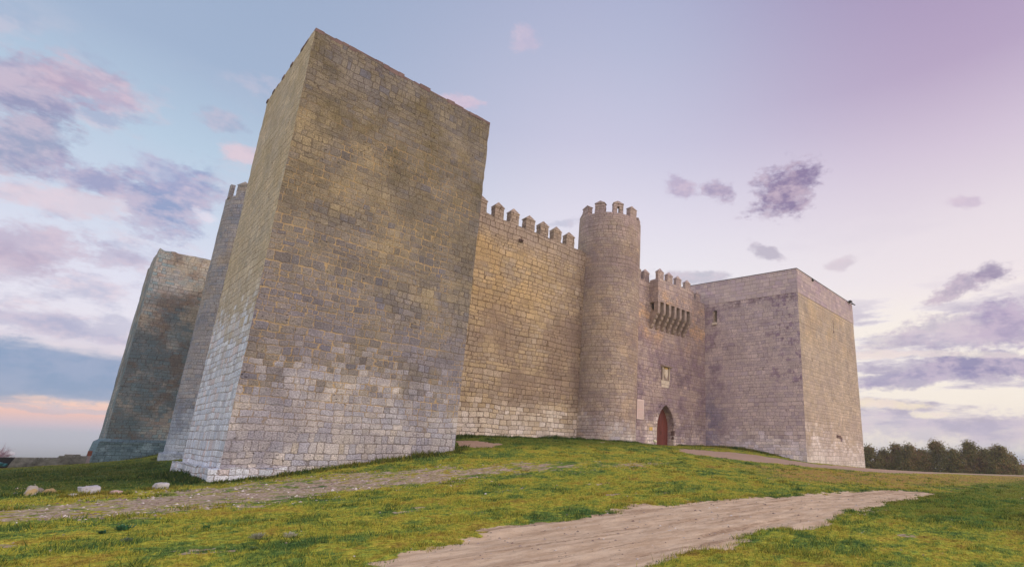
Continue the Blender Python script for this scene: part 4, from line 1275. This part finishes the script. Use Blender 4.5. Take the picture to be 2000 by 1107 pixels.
for xm in (32.35, 33.50):
    merlon(gw, xm, 29.28, 14.86, 0.74, 0.45, 0.80, 0.42, M['gate_wall'])
for xm, zz in ((40.45, 14.86), (41.55, 14.86)):
    merlon(gw, xm, 29.28, zz, 0.74, 0.45, 0.74, 0.42, M['gate_wall'])

# box machicolation over the gate
mb = MB()
mb.box(33.92, 39.02, 28.02, 28.34, 12.95, 15.06)
mb.box(33.92, 34.24, 28.34, 29.02, 12.95, 15.055)
mb.box(38.70, 39.02, 28.34, 29.02, 12.95, 15.055)
mb.box(34.24, 38.70, 28.34, 29.02, 14.3, 14.45)  # unseen cover slab added to keep light out of the slots
mc = mb.build('box_machicolation', M['gate_wall'], castle, loc=(36.4, 28.5, 12.95))
wall_uv(mc)
lab(mc, 'projecting stone box on rows of rounded corbels high above the door')
for xm in (34.32, 35.63, 36.96, 38.42):
    merlon(mc, xm, 28.2, 15.06, 0.78, 0.32, 0.66, 0.40, M['gate_wall'])
for i in range(7):
    xc = 34.10 + i * 0.793
    w = 0.15 + random.uniform(-0.01, 0.01)
    mb = MB()
    # pier of the opening, then four quarter-round courses stepping back to the wall
    mb.box(xc - w, xc + w, 28.025, 28.5, 12.1, 12.948, 0.006)
    yb = 28.03; z = 12.095
    for s_ in range(4):
        h = 0.36; dpy = 0.235
        prof = []
        for k in range(7):
            a = math.pi / 2 * k / 6
            prof.append((yb + dpy * (1 - math.cos(a)) , z - h * math.sin(a)))
        prof = [(29.05, z)] + prof + [(29.05, z - h)]
        mb.prism(prof, 'x', xc - w + random.uniform(-0.012, 0.012), xc + w + random.uniform(-0.012, 0.012))
        yb += dpy; z -= h + 0.006
    mb.build('corbel', M['corbel'], mc, loc=(xc, 28.6, 12))
# round tower at the gate
rt = rough_prism('round_tower', circle(28.55, 29.0, 2.62, 56), -1.5, 18.5, 0.3, M['round'], castle, 0.02, 0.07, loc=(28.55, 29, 0.5))
for p in rt.data.polygons: p.use_smooth = True
rt.data.set_sharp_from_angle(angle=R(50))
wall_uv(rt, 'cyl', (28.55, 29.0), 2.62)
lab(rt, 'tall round turret with four pointed merlons, left of the doorway wall')


def ring_merlons(parent, cx, cy, r, z, specs, mat):
    for (deg, w, h, cap, hole) in specs:
        a = R(deg)
        merlon(parent, cx + math.cos(a) * r, cy + math.sin(a) * r, z, w, 0.42, h, cap, mat, rot=a + math.pi / 2, hole=hole)


ring_merlons(rt, 28.55, 29.0, 2.34, 18.5, [(171, 0.80, 0.78, 0.34, False), (-155.5, 0.82, 0.84, 0.34, False), (-120.5, 0.82, 0.84, 0.34, True), (-87, 0.80, 0.78, 0.34, False)], M['round'])
for deg in (150, -58):
    a = R(deg); mb = MB(); mb.box(-0.45, 0.45, -0.2, 0.2, -0.1, 0.42, 0.03)
    c, s = math.cos(a + math.pi / 2), math.sin(a + math.pi / 2)
    x_, y_ = 28.55 + math.cos(a) * 2.34, 29 + math.sin(a) * 2.34
    mb.v = [(x_ + p * c - q * s, y_ + p * s + q * c, 18.5 + w_) for p, q, w_ in mb.v]
    o = mb.build('broken_merlon', M['round'], rt); wall_uv(o)

# round tower on the left flank and the flank wall
dt = rough_prism('round_tower', circle(8.2, 48.3, 2.55, 56), -3.0, 18.12, 0.35, M['side_round'], castle, 0.03, 0.1, loc=(8.2, 48.3, -1.5))
wall_uv(dt, 'cyl', (8.2, 48.3), 2.55)
lab(dt, 'round turret half hidden behind the nearest square tower')
ring_merlons(dt, 8.2, 48.3, 2.3, 18.12, [(-141, 0.82, 0.86, 0.4, False)], M['side_round'])
mb = MB(); a = R(178); mb.box(5.66, 5.92, 47.6, 48.0, 18.0, 19.15, 0.02)
o = mb.build('broken_merlon', M['side_round'], dt); wall_uv(o)
bs = rough_prism('footing', circle(8.2, 48.3, 2.78, 40), -3.2, -0.95, 0.35, M['side_round'], dt, 0.06, 0.2); wall_uv(bs, 'cyl', (8.2, 48.3), 2.8)
fl = rough_prism('flank_wall', [(8.2, 32.0), (10.8, 32.0), (10.8, 69), (8.2, 69)], -3.2, 15.3, 0.8, M['side_round'], castle, 0.03, 0.1, loc=(9.5, 50, -1.5))
wall_uv(fl)

# keep
K1, K2 = (44.07, 19.6), (59.2, 19.9)
kp = rough_prism('keep', [K1, K2, (59.6, 37.0), (41.4, 37.0)], -3.2, 16.9, 0.42, M['keep'], castle, 0.022, 0.02, loc=(51.5, 28, -1.0))
kdx = (41.4 - 44.07) / (37.0 - 19.6)
sl_ = MB(); xs = 44.07 + kdx * (27.9 - 19.6); sl_.box(xs - 0.7, xs + 0.8, 27.66, 27.98, 12.72, 13.95)
s2 = MB(); s2.box(52.68, 52.80, 19.0, 20.9, 12.7, 13.75); s2.box(52.6, 52.88, 19.0, 20.6, 12.4, 12.62, 0.02)
s3 = MB(); s3.box(50.90, 50.97, 19.0, 20.7, 5.15, 6.6)
s4 = MB(); s4.prism([(51.42, 1.74), (52.36, 1.70), (52.40, 1.44), (52.92, 1.40), (53.0, 1.66), (52.6, 1.98), (52.0, 2.0), (51.45, 2.06)], 'y', 19.3, 21.2)
for mb_ in (sl_, s2, s3, s4):      # one at a time
    cut(kp, [mb_])
kp.data.materials.append(M['keep_front']) if len(kp.data.materials) < 2 else None
fn = np.empty(len(kp.data.polygons) * 3); kp.data.polygons.foreach_get('normal', fn); fn = fn.reshape(-1, 3)
kp.data.polygons.foreach_set('material_index', (fn[:, 1] < -0.7).astype(np.int32))
kp.data.shade_smooth(); kp.data.set_sharp_from_angle(angle=R(32))
wall_uv(kp)
lab(kp, 'broad square keep at the right with a band of newer pale blocks round its top')
# band of newer ashlar, 2 cm proud
def offset_quad(q, e):
    c = sum((Vector(p) for p in q), Vector((0, 0))) / 4
    out = []
    n = len(q)
    for i in range(n):
        p0, p1, p2 = Vector(q[i - 1]), Vector(q[i]), Vector(q[(i + 1) % n])
        d1 = (p1 - p0).normalized(); d2 = (p2 - p1).normalized()
        n1 = Vector((d1.y, -d1.x)); n2 = Vector((d2.y, -d2.x))
        b = (n1 + n2).normalized()
        out.append(tuple(p1 + b * e / b.dot(n1)))
    return out
kq = [K1, K2, (59.6, 37.0), (41.4, 37.0)]
bo = offset_quad(kq, 0.035); bi = offset_quad(kq, -0.5)
mb = MB()
for i in range(4):
    j = (i + 1) % 4
    mb.add([(bo[i][0], bo[i][1], 14.68), (bo[j][0], bo[j][1], 14.68), (bo[j][0], bo[j][1], 17.0), (bo[i][0], bo[i][1], 17.0), (bi[i][0], bi[i][1], 17.0), (bi[j][0], bi[j][1], 17.0), (bi[i][0], bi[i][1], 14.68), (bi[j][0], bi[j][1], 14.68)],
           [(0, 1, 2, 3), (3, 2, 5, 4), (1, 0, 6, 7), (4, 5, 7, 6)])
pb_ = mb.build('parapet_band', M['new_ashlar'], kp); wall_uv(pb_)
pb_['label'] = 'smooth pale newer blocks along the top of the keep'
co1 = offset_quad(kq, 0.07); co2 = offset_quad(kq, -0.52)
mb = MB()
for i in range(4):
    j = (i + 1) % 4
    a0, a1 = co1[i], co1[j]; b0, b1 = co2[i], co2[j]
    mb.add([(a0[0], a0[1], 17.003), (a1[0], a1[1], 17.003), (b1[0], b1[1], 17.003), (b0[0], b0[1], 17.003), (a0[0], a0[1], 17.05), (a1[0], a1[1], 17.05), (b1[0], b1[1], 17.05), (b0[0], b0[1], 17.05)],
           [(3, 2, 1, 0), (4, 5, 6, 7), (0, 1, 5, 4), (2, 3, 7, 6)])
mb.build('metal_coping', M['metal_dark'], kp)
mb = MB(); mb.box(xs - 0.16, xs + 0.05, 27.66, 28.12, 12.50, 12.70, 0.01)
mb.build('slit_sill', M['pale_stone'], kp)
mb = MB(); mb.box(xs - 0.045, xs + 0.06, 28.0, 28.12, 12.72, 13.9, 0.008)
mb.build('slit_jamb', M['corbel'], kp)
mb = MB(); mb.box(57.7, 58.2, 19.45, 19.72, 16.93, 17.10); mb.box(58.3, 59.25, 19.5, 19.62, 16.86, 16.93); mb.tube([(58.0, 19.6, 16.95), (58.0, 19.8, 16.8)], 0.03)
mb.build('floodlight', M['metal_dark'], kp)
mb = MB(); mb.box(47.6, 47.85, 19.5, 19.62, 16.72, 16.92, 0.01)
mb.build('bracket', M['metal_dark'], kp)

# ------------------------------------------------------------------ boulders
def hz(x, y):
    z, _ = height(np.array([float(x)]), np.array([float(y)]))
    return float(z[0])


def boulder(x, y, sx, sy, sz, rot, blocky, col, label, tilt=0.0, spot=None, seed=0, sink=0.18):
    sx, sy, sz = sx * 0.44, sy * 0.5, sz * 0.62
    bm = bmesh.new()
    bmesh.ops.create_icosphere(bm, subdivisions=4, radius=1.0)
    for v in bm.verts:
        p = v.co.copy()
        e = blocky
        q = Vector([math.copysign(abs(c) ** e, c) for c in p])
        q = q / max(1e-6, (abs(q.x) ** (2 / e * 0 + 8) + abs(q.y) ** 8 + abs(q.z) ** 8) ** (1 / 8)) if blocky < 0.8 else p
        n1 = mnoise.noise(p * 1.3 + Vector((seed * 3.1, 0, 0))) * 0.26 + abs(mnoise.noise(p * 3.1 + Vector((0, seed * 1.7, 0)))) * 0.16 + mnoise.noise(p * 9 + Vector((0, seed, 0))) * 0.035
        q = q * (1 + n1)
        v.co = Vector((q.x * sx / 2, q.y * sy / 2, q.z * sz / 2))
    me = bpy.data.meshes.new('boulder')
    bm.to_mesh(me); bm.free()
    me.shade_smooth(); me.set_sharp_from_angle(angle=R(40))
    m, t = new_mat('limestone')
    pos = t.node('ShaderNodeTexCoord').outputs['Object']
    n1 = t.noise(pos, 4.0, 5.0, 0.65); n2 = t.noise(pos, 14.0, 4.0, 0.7)
    c = t.mix(n1, lin(tuple(k * 0.72 for k in col)), lin(tuple(min(255, k * 1.12) for k in col)))
    c = t.mix(t.ss(n2, 0.6, 0.68, 0.0, 0.55), c, lin((92, 84, 78)))
    if spot: c = t.mix(t.ss(t.noise(pos, 4.0, 3.0), 0.52, 0.6, 0.0, 0.7), c, lin(spot))
    finish(t, c, 0.95, t.m('ADD', n1, n2), 0.02, 0.8, spec=0.1)
    me.materials.append(m)
    o = bpy.data.objects.new('boulder', me); link(o)
    o.location = (x, y, hz(x, y) + sz * (0.5 - sink))
    o.rotation_euler = (tilt, 0, rot)
    tag(o, label, 'boulder', 'boulders lying in the grass below the castle')
    return o


RB = 0.15
boulder(1.17, 21.9, 0.92, 0.5, 0.46, RB, 0.5, (196, 194, 198), 'large squared pale block lying alone in the middle of the row of stones', seed=1, tilt=0.05)
boulder(2.78, 22.6, 0.74, 0.5, 0.40, 0.3, 0.72, (200, 198, 200), 'rounded whitish stone closest to the foot of the nearest tower', seed=5)
boulder(0.06, 22.1, 0.56, 0.4, 0.62, 0.0, 0.85, (178, 170, 160), 'upright leaning stone with an ochre patch, tallest of the left group', tilt=-0.35, spot=(176, 148, 84), seed=3)
boulder(0.42, 22.9, 0.60, 0.4, 0.30, 0.4, 0.9, (176, 152, 112), 'low ochre-brown stone just right of the leaning upright one', seed=4)
boulder(0.22, 23.3, 0.42, 0.35, 0.30, 1.0, 0.9, (142, 134, 126), 'small grey stone half hidden between the upright and the ochre one', seed=6)
boulder(-0.24, 22.7, 0.36, 0.3, 0.2, 0.2, 0.9, (160, 152, 146), 'small flat stone at the far left end of the row', seed=7)
boulder(0.85, 21.5, 0.50, 0.34, 0.16, 0.0, 0.9, (196, 190, 178), 'thin flat cream stone at the left foot of the squared block', seed=8)
boulder(1.70, 21.6, 0.58, 0.34, 0.24, 0.1, 0.85, (198, 170, 166), 'pinkish wedge of stone right of the squared block', seed=9)

# ------------------------------------------------------------------ weeds as single plants
def weed(x, y, s, n, label, colr, grey=False, seed=0):
    rs = np.random.default_rng(seed)
    mb = MB()
    z0 = hz(x, y)
    for k in range(n):
        a = rs.random() * 6.28; L_ = s * (0.5 + 0.6 * rs.random()); up_ = 0.4 + 1.6 * rs.random()
        d = Vector((math.cos(a), math.sin(a), up_)).normalized(); sd = Vector((-math.sin(a), math.cos(a), 0)) * L_ * (0.16 if not grey else 0.07)
        b = Vector((x + rs.normal(0, s * 0.25), y + rs.normal(0, s * 0.25), z0))
        m1 = b + d * L_ * 0.55; tp_ = b + d * L_ + Vector((0, 0, -L_ * 0.12))
        i = len(mb.v)
        mb.v += [tuple(b), tuple(m1 + sd), tuple(tp_), tuple(m1 - sd)]
        mb.f.append((i, i + 1, i + 2, i + 3))
    m, t = new_mat('weed_leaves')
    r_ = t.node('ShaderNodeNewGeometry').outputs['Random Per Island']
    finish(t, t.mix(r_, lin(colr), lin(tuple(min(255, c * 1.5) for c in colr))), 0.7, spec=0.2)
    o = mesh_obj('weed', mb.v, mb.f, m, None, None, (x, y, z0))
    tag(o, label, 'weed')
    return o


weed(1.25, 13.15, 0.13, 130, 'dark blue-green leafy weed standing alone in the left foreground grass', (52, 88, 62), seed=1)
weed(0.98, 12.9, 0.09, 40, 'low dark sprawl of leaves left of the blue-green weed', (36, 66, 48), seed=2)
weed(1.2, 11.75, 0.10, 60, 'small grey-green weed in front of the blue-green one', (92, 104, 84), True, seed=3)
weed(2.3, 12.5, 0.09, 50, 'small dark green rosette right of the blue-green weed', (50, 88, 52), seed=4)
weed(2.66, 10.6, 0.13, 130, 'low grey silvery herb in the grass left of the track', (124, 124, 108), True, seed=5)
weed(3.12, 10.6, 0.12, 130, 'silvery herb with pale specks just right of the low grey one', (150, 148, 134), True, seed=6)
weed(2.45, 9.85, 0.08, 40, 'tiny dull green clump nearest the bottom edge of the grass', (78, 96, 62), seed=7)

# ------------------------------------------------------------------ small lamp by the door
lx, ly = 25.9, 21.6
lx, ly = 33.5, 27.8
z0 = hz(lx, ly)
lr = empty('garden_lamp', (lx, ly, z0))
tag(lr, 'little cream lamp head on a short dark stake in the grass left of the door', 'lamp')
mb = MB(); mb.tube([(lx, ly, z0 - 0.1), (lx, ly, z0 + 0.3)], 0.03, 8); mb.build('stake', M['metal_dark'], lr)
mb = MB(); mb.tube([(lx - 0.18, ly, z0 + 0.38), (lx - 0.14, ly, z0 + 0.39), (lx + 0.1, ly - 0.03, z0 + 0.30), (lx + 0.13, ly - 0.03, z0 + 0.285)], [0.05, 0.09, 0.10, 0.05], 10)
mb.build('lamp_head', plain('cream_enamel', (236, 232, 196), 0.4, 0.03, 3.0), lr)

# ------------------------------------------------------------------ low walls, skip, post at the left
def ruin(name, x0, x1, y0, y1, zb, ztop, label, cat, seed, K=1.1):
    """dry-stone wall of individually laid stones"""
    rs = np.random.default_rng(seed)
    mb = MB(); z = zb; L_ = math.hypot(x1 - x0, y1 - y0)
    while True:
        h = rs.uniform(0.10, 0.17); s = -rs.uniform(0, 0.1); any_ = False
        while s < L_:
            l = rs.uniform(0.18, 0.42); t_ = (s + l / 2) / L_
            if 0 <= t_ <= 1:
                zt = ztop(t_)
                if z + h * 0.6 <= zt:
                    any_ = True
                    cx_ = x0 + (x1 - x0) * t_; cy_ = y0 + (y1 - y0) * t_
                    mb.box(cx_ - l / 2 + 0.008, cx_ + l / 2 - 0.008, cy_ - 0.25 + rs.uniform(-0.03, 0.03), cy_ + 0.25, z + 0.006, z + h, 0.012)
            s += l
        z += h
        if not any_ or z > 2: break
    mb.box(x0 + 0.02, x1 - 0.02, min(y0, y1) + abs(y1 - y0) / 2 - 0.16, max(y0, y1) - abs(y1 - y0) / 2 + 0.18, zb - 0.6, min(ztop(0.1), ztop(0.9)) - 0.12)
    o = mb.build(name, plain(name + '_stone', (118, 118, 112), 0.95, 0.9, 2.2, 1.2), None, loc=((x0 + x1) / 2, (y0 + y1) / 2, zb))
    tag(o, label, cat)
    return o


ruin('field_wall', -6.0, 1.5, 76.0, 76.0, -3.4, lambda t: -2.06 + 0.02 * math.sin(t * 40), 'long low grey dry-stone wall with a level top behind the black skip', 'wall', 1)
ruin('ruined_wall', 1.16, 2.95, 68.6, 68.6, -2.6, lambda t: -1.68 + 0.14 * math.sin(math.pi * min(1, t * 1.15)) - (0.25 if t > 0.92 else 0), 'short stump of ruined stone wall just left of the far tower', 'wall', 2)
# marker post
zp = hz(3.1, 71.0)
po = empty('marker_post', (2.98, 67.2, hz(2.98, 67.2)))
tag(po, 'short reddish-brown topped post leaning at the corner of the far tower', 'post')
zb_ = hz(2.98, 67.2)
mb = MB(); mb.box(2.86, 3.06, 67.1, 67.25, zb_ - 0.2, -1.62, 0.01); mb.build('post_base', plain('weathered_post', (150, 138, 142), 0.9, 0.2, 5.0), po)
mb = MB(); mb.box(2.80, 3.08, 67.06, 67.26, -1.63, -1.22, 0.015); mb.build('post_head', plain('rusty_head', (134, 78, 64), 0.9, 0.3, 5.0), po)

# open black skip with rubbish bags
sk = empty('skip', (-2.2, 70.0, -2.75))
tag(sk, 'black open-topped skip holding teal bags at the left edge beside the low wall', 'skip')
mb = MB()
x0, x1, y0, y1 = -4.6, -1.36, 69.3, 70.9
bt, tp2 = -2.74, -1.90
q0 = [(x0 + 0.3, y0 + 0.1), (x1 - 0.28, y0 + 0.1), (x1 - 0.28, y1 - 0.1), (x0 + 0.3, y1 - 0.1)]; q1 = [(x0, y0), (x1, y0), (x1, y1), (x0, y1)]
mb.add([(a, b, bt) for a, b in q0] + [(a, b, tp2) for a, b in q1], [(3, 2, 1, 0), (1, 2, 6, 5), (2, 3, 7, 6), (3, 0, 4, 7)])
mb.add([(x0 + 0.3, y0 + 0.1, bt), (x1 - 0.28, y0 + 0.1, bt), (x1 - 0.25, y0 + 0.1, bt + 0.14), (x0 + 0.27, y0 + 0.1, bt + 0.14)], [(0, 1, 2, 3)])
mb.box(x0, x1, y0 - 0.03, y0 + 0.06, tp2 - 0.12, tp2 + 0.01); mb.box(x1 - 0.09, x1 + 0.0, y0 + 0.062, y1, tp2 - 0.12, tp2 + 0.008)
mb.build('skip_body', plain('black_steel', (26, 24, 28), 0.6, 0.2, 4.0), sk)
for (bx, bz, s_) in ((-2.65, -2.46, 0.24), (-2.1, -2.44, 0.25), (-1.78, -2.50, 0.19), (-3.2, -2.45, 0.25)):
    bm = bmesh.new(); bmesh.ops.create_icosphere(bm, subdivisions=3, radius=s_)
    for v in bm.verts: v.co *= 1 + mnoise.noise(v.co * 6 + Vector((bx, 0, 0))) * 0.25
    for v in bm.verts: v.co.z *= 0.75
    me = bpy.data.meshes.new('bag'); bm.to_mesh(me); bm.free(); me.shade_smooth()
    mt = bpy.data.materials.get('teal_plastic') or plain('teal_plastic', (40, 110, 112), 0.35, 0.3, 4.0)
    me.materials.append(mt)
    o = bpy.data.objects.new('bag', me); link(o, None); o.location = (bx, 69.72, bz)
    tag(o, {-2.65: 'blue-teal rubbish bag second from the left in the black skip', -2.1: 'biggest teal rubbish bag in the middle of the black skip', -1.78: 'green-teal rubbish bag nearest the right end of the black skip', -3.2: 'dark teal rubbish bag furthest left in the black skip'}[bx], 'bag', 'rubbish bags in the skip')


def twigs(mb, base, d, L_, r, depth, rs, spread=0.55):
    tip = base + d * L_
    mid = base.lerp(tip, 0.5) + Vector(rs.normal(0, L_ * 0.05, 3))
    mb.tube([base, mid, tip], [r, r * 0.8, r * 0.55], 4 if depth < 3 else 3)
    if depth <= 0: return
    for _ in range(int(rs.integers(3, 5))):
        t_ = rs.uniform(0.35, 1.0)
        nd = (d + Vector(rs.normal(0, spread, 3))).normalized()
        nd.z = abs(nd.z) * 0.8 + 0.15
        twigs(mb, base.lerp(tip, t_), nd.normalized(), L_ * rs.uniform(0.5, 0.75), r * 0.55, depth - 1, rs, spread)


bx, by = -3.0, 84.0
bb = empty('bare_shrub', (bx, by, -3.2))
tag(bb, 'leafless pinkish shrub rising behind the black skip at the left edge', 'shrub')
rs = np.random.default_rng(12)
mb = MB(); mt_ = MB()
for k in range(13):
    b = Vector((bx + rs.normal(0, 0.6), by + rs.normal(0, 0.5), -3.4))
    hgt_ = 2.3 - 0.55 * abs(b.x + 3.4)
    twigs(mt_, b, Vector((rs.normal(0, 0.35), rs.normal(0, 0.3), 1)).normalized(), max(0.5, hgt_) * 0.62, 0.035, 3, rs)
mt_.build('crown', plain('pink_twigs', (168, 132, 146), 0.9, 0.2, 3.0), bb)

# ------------------------------------------------------------------ row of trees at the right
def leaf_mat():
    m, t = new_mat('autumn_leaves')
    pos = t.node('ShaderNodeNewGeometry').outputs['Position']
    rnd = t.node('ShaderNodeAttribute', attribute_name='rnd').outputs['Fac']
    n1 = t.noise(pos, 0.55, 3.0, 0.6)
    q = t.m('ADD', t.m('MULTIPLY', n1, 0.8), t.m('MULTIPLY', rnd, 0.35))
    col = t.ramp(q, [(0.3, lin((94, 82, 68))), (0.45, lin((124, 112, 76))), (0.58, lin((134, 132, 76))), (0.72, lin((156, 124, 84))), (0.85, lin((124, 104, 90)))])
    b = t.node('ShaderNodeBsdfPrincipled', {'Base Color': col, 'Roughness': 0.8})
    tr = t.node('ShaderNodeBsdfTranslucent', {'Color': col})
    mx = t.node('ShaderNodeMixShader', {0: 0.25, 1: b.outputs[0], 2: tr.outputs[0]})
    t.node('ShaderNodeOutputMaterial', {'Surface': mx.outputs[0]})
    return m


LM = leaf_mat()
BK = plain('bark', (92, 76, 66), 0.95, 0.3, 5.0)


def tree(x, y, h, w, label, seed, dens=9000):
    rs = np.random.default_rng(seed)
    z0 = float(ground(np.array([x]), np.array([y]))[0]) - 0.1
    r_ = empty('bushy_tree', (x, y, z0))
    tag(r_, label, 'tree', 'brownish trees in a row beyond the keep')
    mb = MB()
    mb.tube([(x, y, z0 - 0.3), (x + 0.05, y, z0 + h * 0.3), (x - 0.04, y, z0 + h * 0.6), (x, y, z0 + h * 0.93)], [0.16, 0.12, 0.07, 0.02], 7)
    for k in range(26):
        zz = z0 + h * rs.uniform(0.12, 0.9); a = rs.random() * 6.28; f = 1 - (zz - z0) / h
        L_ = w * 0.5 * (0.25 + 0.9 * f)
        p0 = Vector((x, y, zz)); p1 = p0 + Vector((math.cos(a) * L_ * 0.6, math.sin(a) * L_ * 0.6, L_ * 0.35)); p2 = p0 + Vector((math.cos(a) * L_, math.sin(a) * L_, L_ * 0.8))
        mb.tube([p0, p1, p2], [0.045, 0.03, 0.012], 4)
    for k in range(10):
        p0 = Vector((x + rs.normal(0, w * 0.12), y + rs.normal(0, w * 0.1), z0 + h * 0.8)); mb.tube([p0, p0 + Vector((rs.normal(0, 0.15), rs.normal(0, 0.1), h * 0.16)), p0 + Vector((rs.normal(0, 0.3), rs.normal(0, 0.2), h * rs.uniform(0.22, 0.3)))], [0.02, 0.014, 0.008], 3)
    mb.build('trunk', BK, r_)
    # crown: leafy sprays gathered in clumps through the volume
    nc = 110
    cz = rs.random(nc) * 0.95 + 0.01
    prof = np.where(cz < 0.25, 0.98 + 0.1 * cz, 1.0 * (1 - ((cz - 0.25) / 0.78) ** 1.2)) * (0.85 + 0.3 * rs.random(nc))
    ca_ = rs.random(nc) * 6.28; cr = np.sqrt(rs.random(nc)) * prof * w * 0.5
    C = np.stack([x + np.cos(ca_) * cr, y + np.sin(ca_) * cr, z0 + cz * h], 1)
    ci = rs.integers(0, nc, dens)
    cs = 0.16 + 0.24 * rs.random(nc)
    P_ = C[ci] + rs.normal(0, 1, (dens, 3)) * cs[ci][:, None] * np.array([1.1, 1.1, 0.9])
    P_[:, 2] = np.maximum(P_[:, 2], z0)
    s_ = 0.06 + 0.07 * rs.random(dens)
    d1 = rs.normal(0, 1, (dens, 3)); d1 /= np.linalg.norm(d1, axis=1)[:, None]
    d2 = rs.normal(0, 1, (dens, 3)); d2 = np.cross(d1, d2); d2 /= np.linalg.norm(d2, axis=1)[:, None]
    V_ = np.stack([P_ - d1 * s_[:, None], P_ + d2 * s_[:, None] * 0.7, P_ + d1 * s_[:, None], P_ - d2 * s_[:, None] * 0.7], 1)
    V_ -= np.array([x, y, z0])
    o = tri_mesh('crown', V_, LM, 4)
    attr_float(o.data, 'rnd', np.repeat(rs.random(nc)[ci] * 0.6 + rs.random(dens) * 0.4, 4))
    o.parent = r_
    return r_


TREES = [(71.9, 1.50, 3.4, 'squat dark tree partly hidden behind the corner of the keep'), (73.2, 1.15, 2.9, 'low brown tree second from the keep, shorter than both neighbours'),
         (74.25, 2.05, 2.8, 'narrow rusty-brown tree third from the keep'), (75.35, 1.90, 3.1, 'olive-topped tree right of the narrow rusty one'), (76.4, 1.2, 2.9, 'low bush-like tree filling the gap left of the first tall tree'),
         (77.6, 2.60, 3.6, 'first of the two tallest trees, left of centre in the row'), (78.95, 1.35, 3.0, 'low tree in the dip between the two tallest ones'),
         (80.3, 2.66, 3.7, 'second of the two tallest trees, right of centre in the row'), (81.4, 1.4, 2.9, 'low thin tree between the right tall tree and the end of the row'),
         (82.45, 2.0, 3.3, 'domed tree last but one at the right end of the row'), (83.0, 0.75, 2.6, 'lowest tree tapering down at the far right end of the row')]
for i, (b, zt, w, lb) in enumerate(TREES):
    D_ = 86.0 + (i % 3) * 1.4
    x = math.sin(R(b)) * D_; y = math.cos(R(b)) * D_
    z0 = float(ground(np.array([x]), np.array([y]))[0]) - 0.1
    tree(x, y, zt * D_ / 100 - z0, w * 1.25, lb, 40 + i)

# ------------------------------------------------------------------ house past the trees
b = R(84.45); D_ = 120.0
hx, hy = math.sin(b) * D_, math.cos(b) * D_
hz0 = float(ground(np.array([hx]), np.array([hy]))[0])
hr = empty('cottage', (hx, hy, hz0))
tag(hr, 'low whitish cottage with a dull red roof just past the end of the tree row', 'house')
mb = MB(); mb.box(hx - 4, hx + 4, hy - 4.6, hy + 1.15, hz0 - 0.5, -1.15); mb.build('wall', plain('whitewash', (206, 200, 214), 0.9, 0.1, 2.0), hr)
mb = MB(); mb.prism([(hx - 4.3, -1.16), (hx + 4.3, -1.16), (hx, -0.55)], 'y', hy - 4.9, hy + 1.3); mb.build('roof', plain('red_tiles', (134, 84, 84), 0.9, 0.3, 2.0), hr)

# ------------------------------------------------------------------ far village on the plain
for k, (b_, D_, s_) in enumerate(((-1.75, 2600.0, 9.0), (-1.40, 2650.0, 12.0))):
    x = math.sin(R(b_)) * D_; y = math.cos(R(b_)) * D_
    mb = MB(); mb.box(x - s_, x + s_, y - 6, y + 6, -64, -56); mb.prism([(x - s_ - 0.5, -56), (x + s_ + 0.5, -56), (x, -52)], 'y', y - 6.5, y + 6.5)
    o = mb.build('farm_building', plain('pinkish_render', (236, 214, 214), 0.9, 0.05, 0.2), None, loc=(x, y, -64))
    tag(o, ['tiny pale pink farm building far out on the plain, the left one', 'tiny pale pink farm building far out on the plain, the right one'][k], 'farm building', 'farm buildings on the plain')

# ------------------------------------------------------------------ air
mb = MB(); mb.box(-8400, 8400, -8400, 8400, -70, 26)
hzb = mb.build('haze', None)
hm = bpy.data.materials.new('haze_air'); hm.use_nodes = True
ht = NT(hm.node_tree); ht.n.clear()
pv = ht.node('ShaderNodeVolumePrincipled', {'Color': (0.86, 0.93, 1.0, 1.0), 'Density': 0.0006})
pv.inputs['Anisotropy'].default_value = 0.0
ht.node('ShaderNodeOutputMaterial', {'Volume': pv.outputs[0]})
hzb.data.materials.append(hm)
tag(hzb, 'pale lavender evening haze over the plain', 'haze', kind='stuff')
bpy.context.view_layer.update()
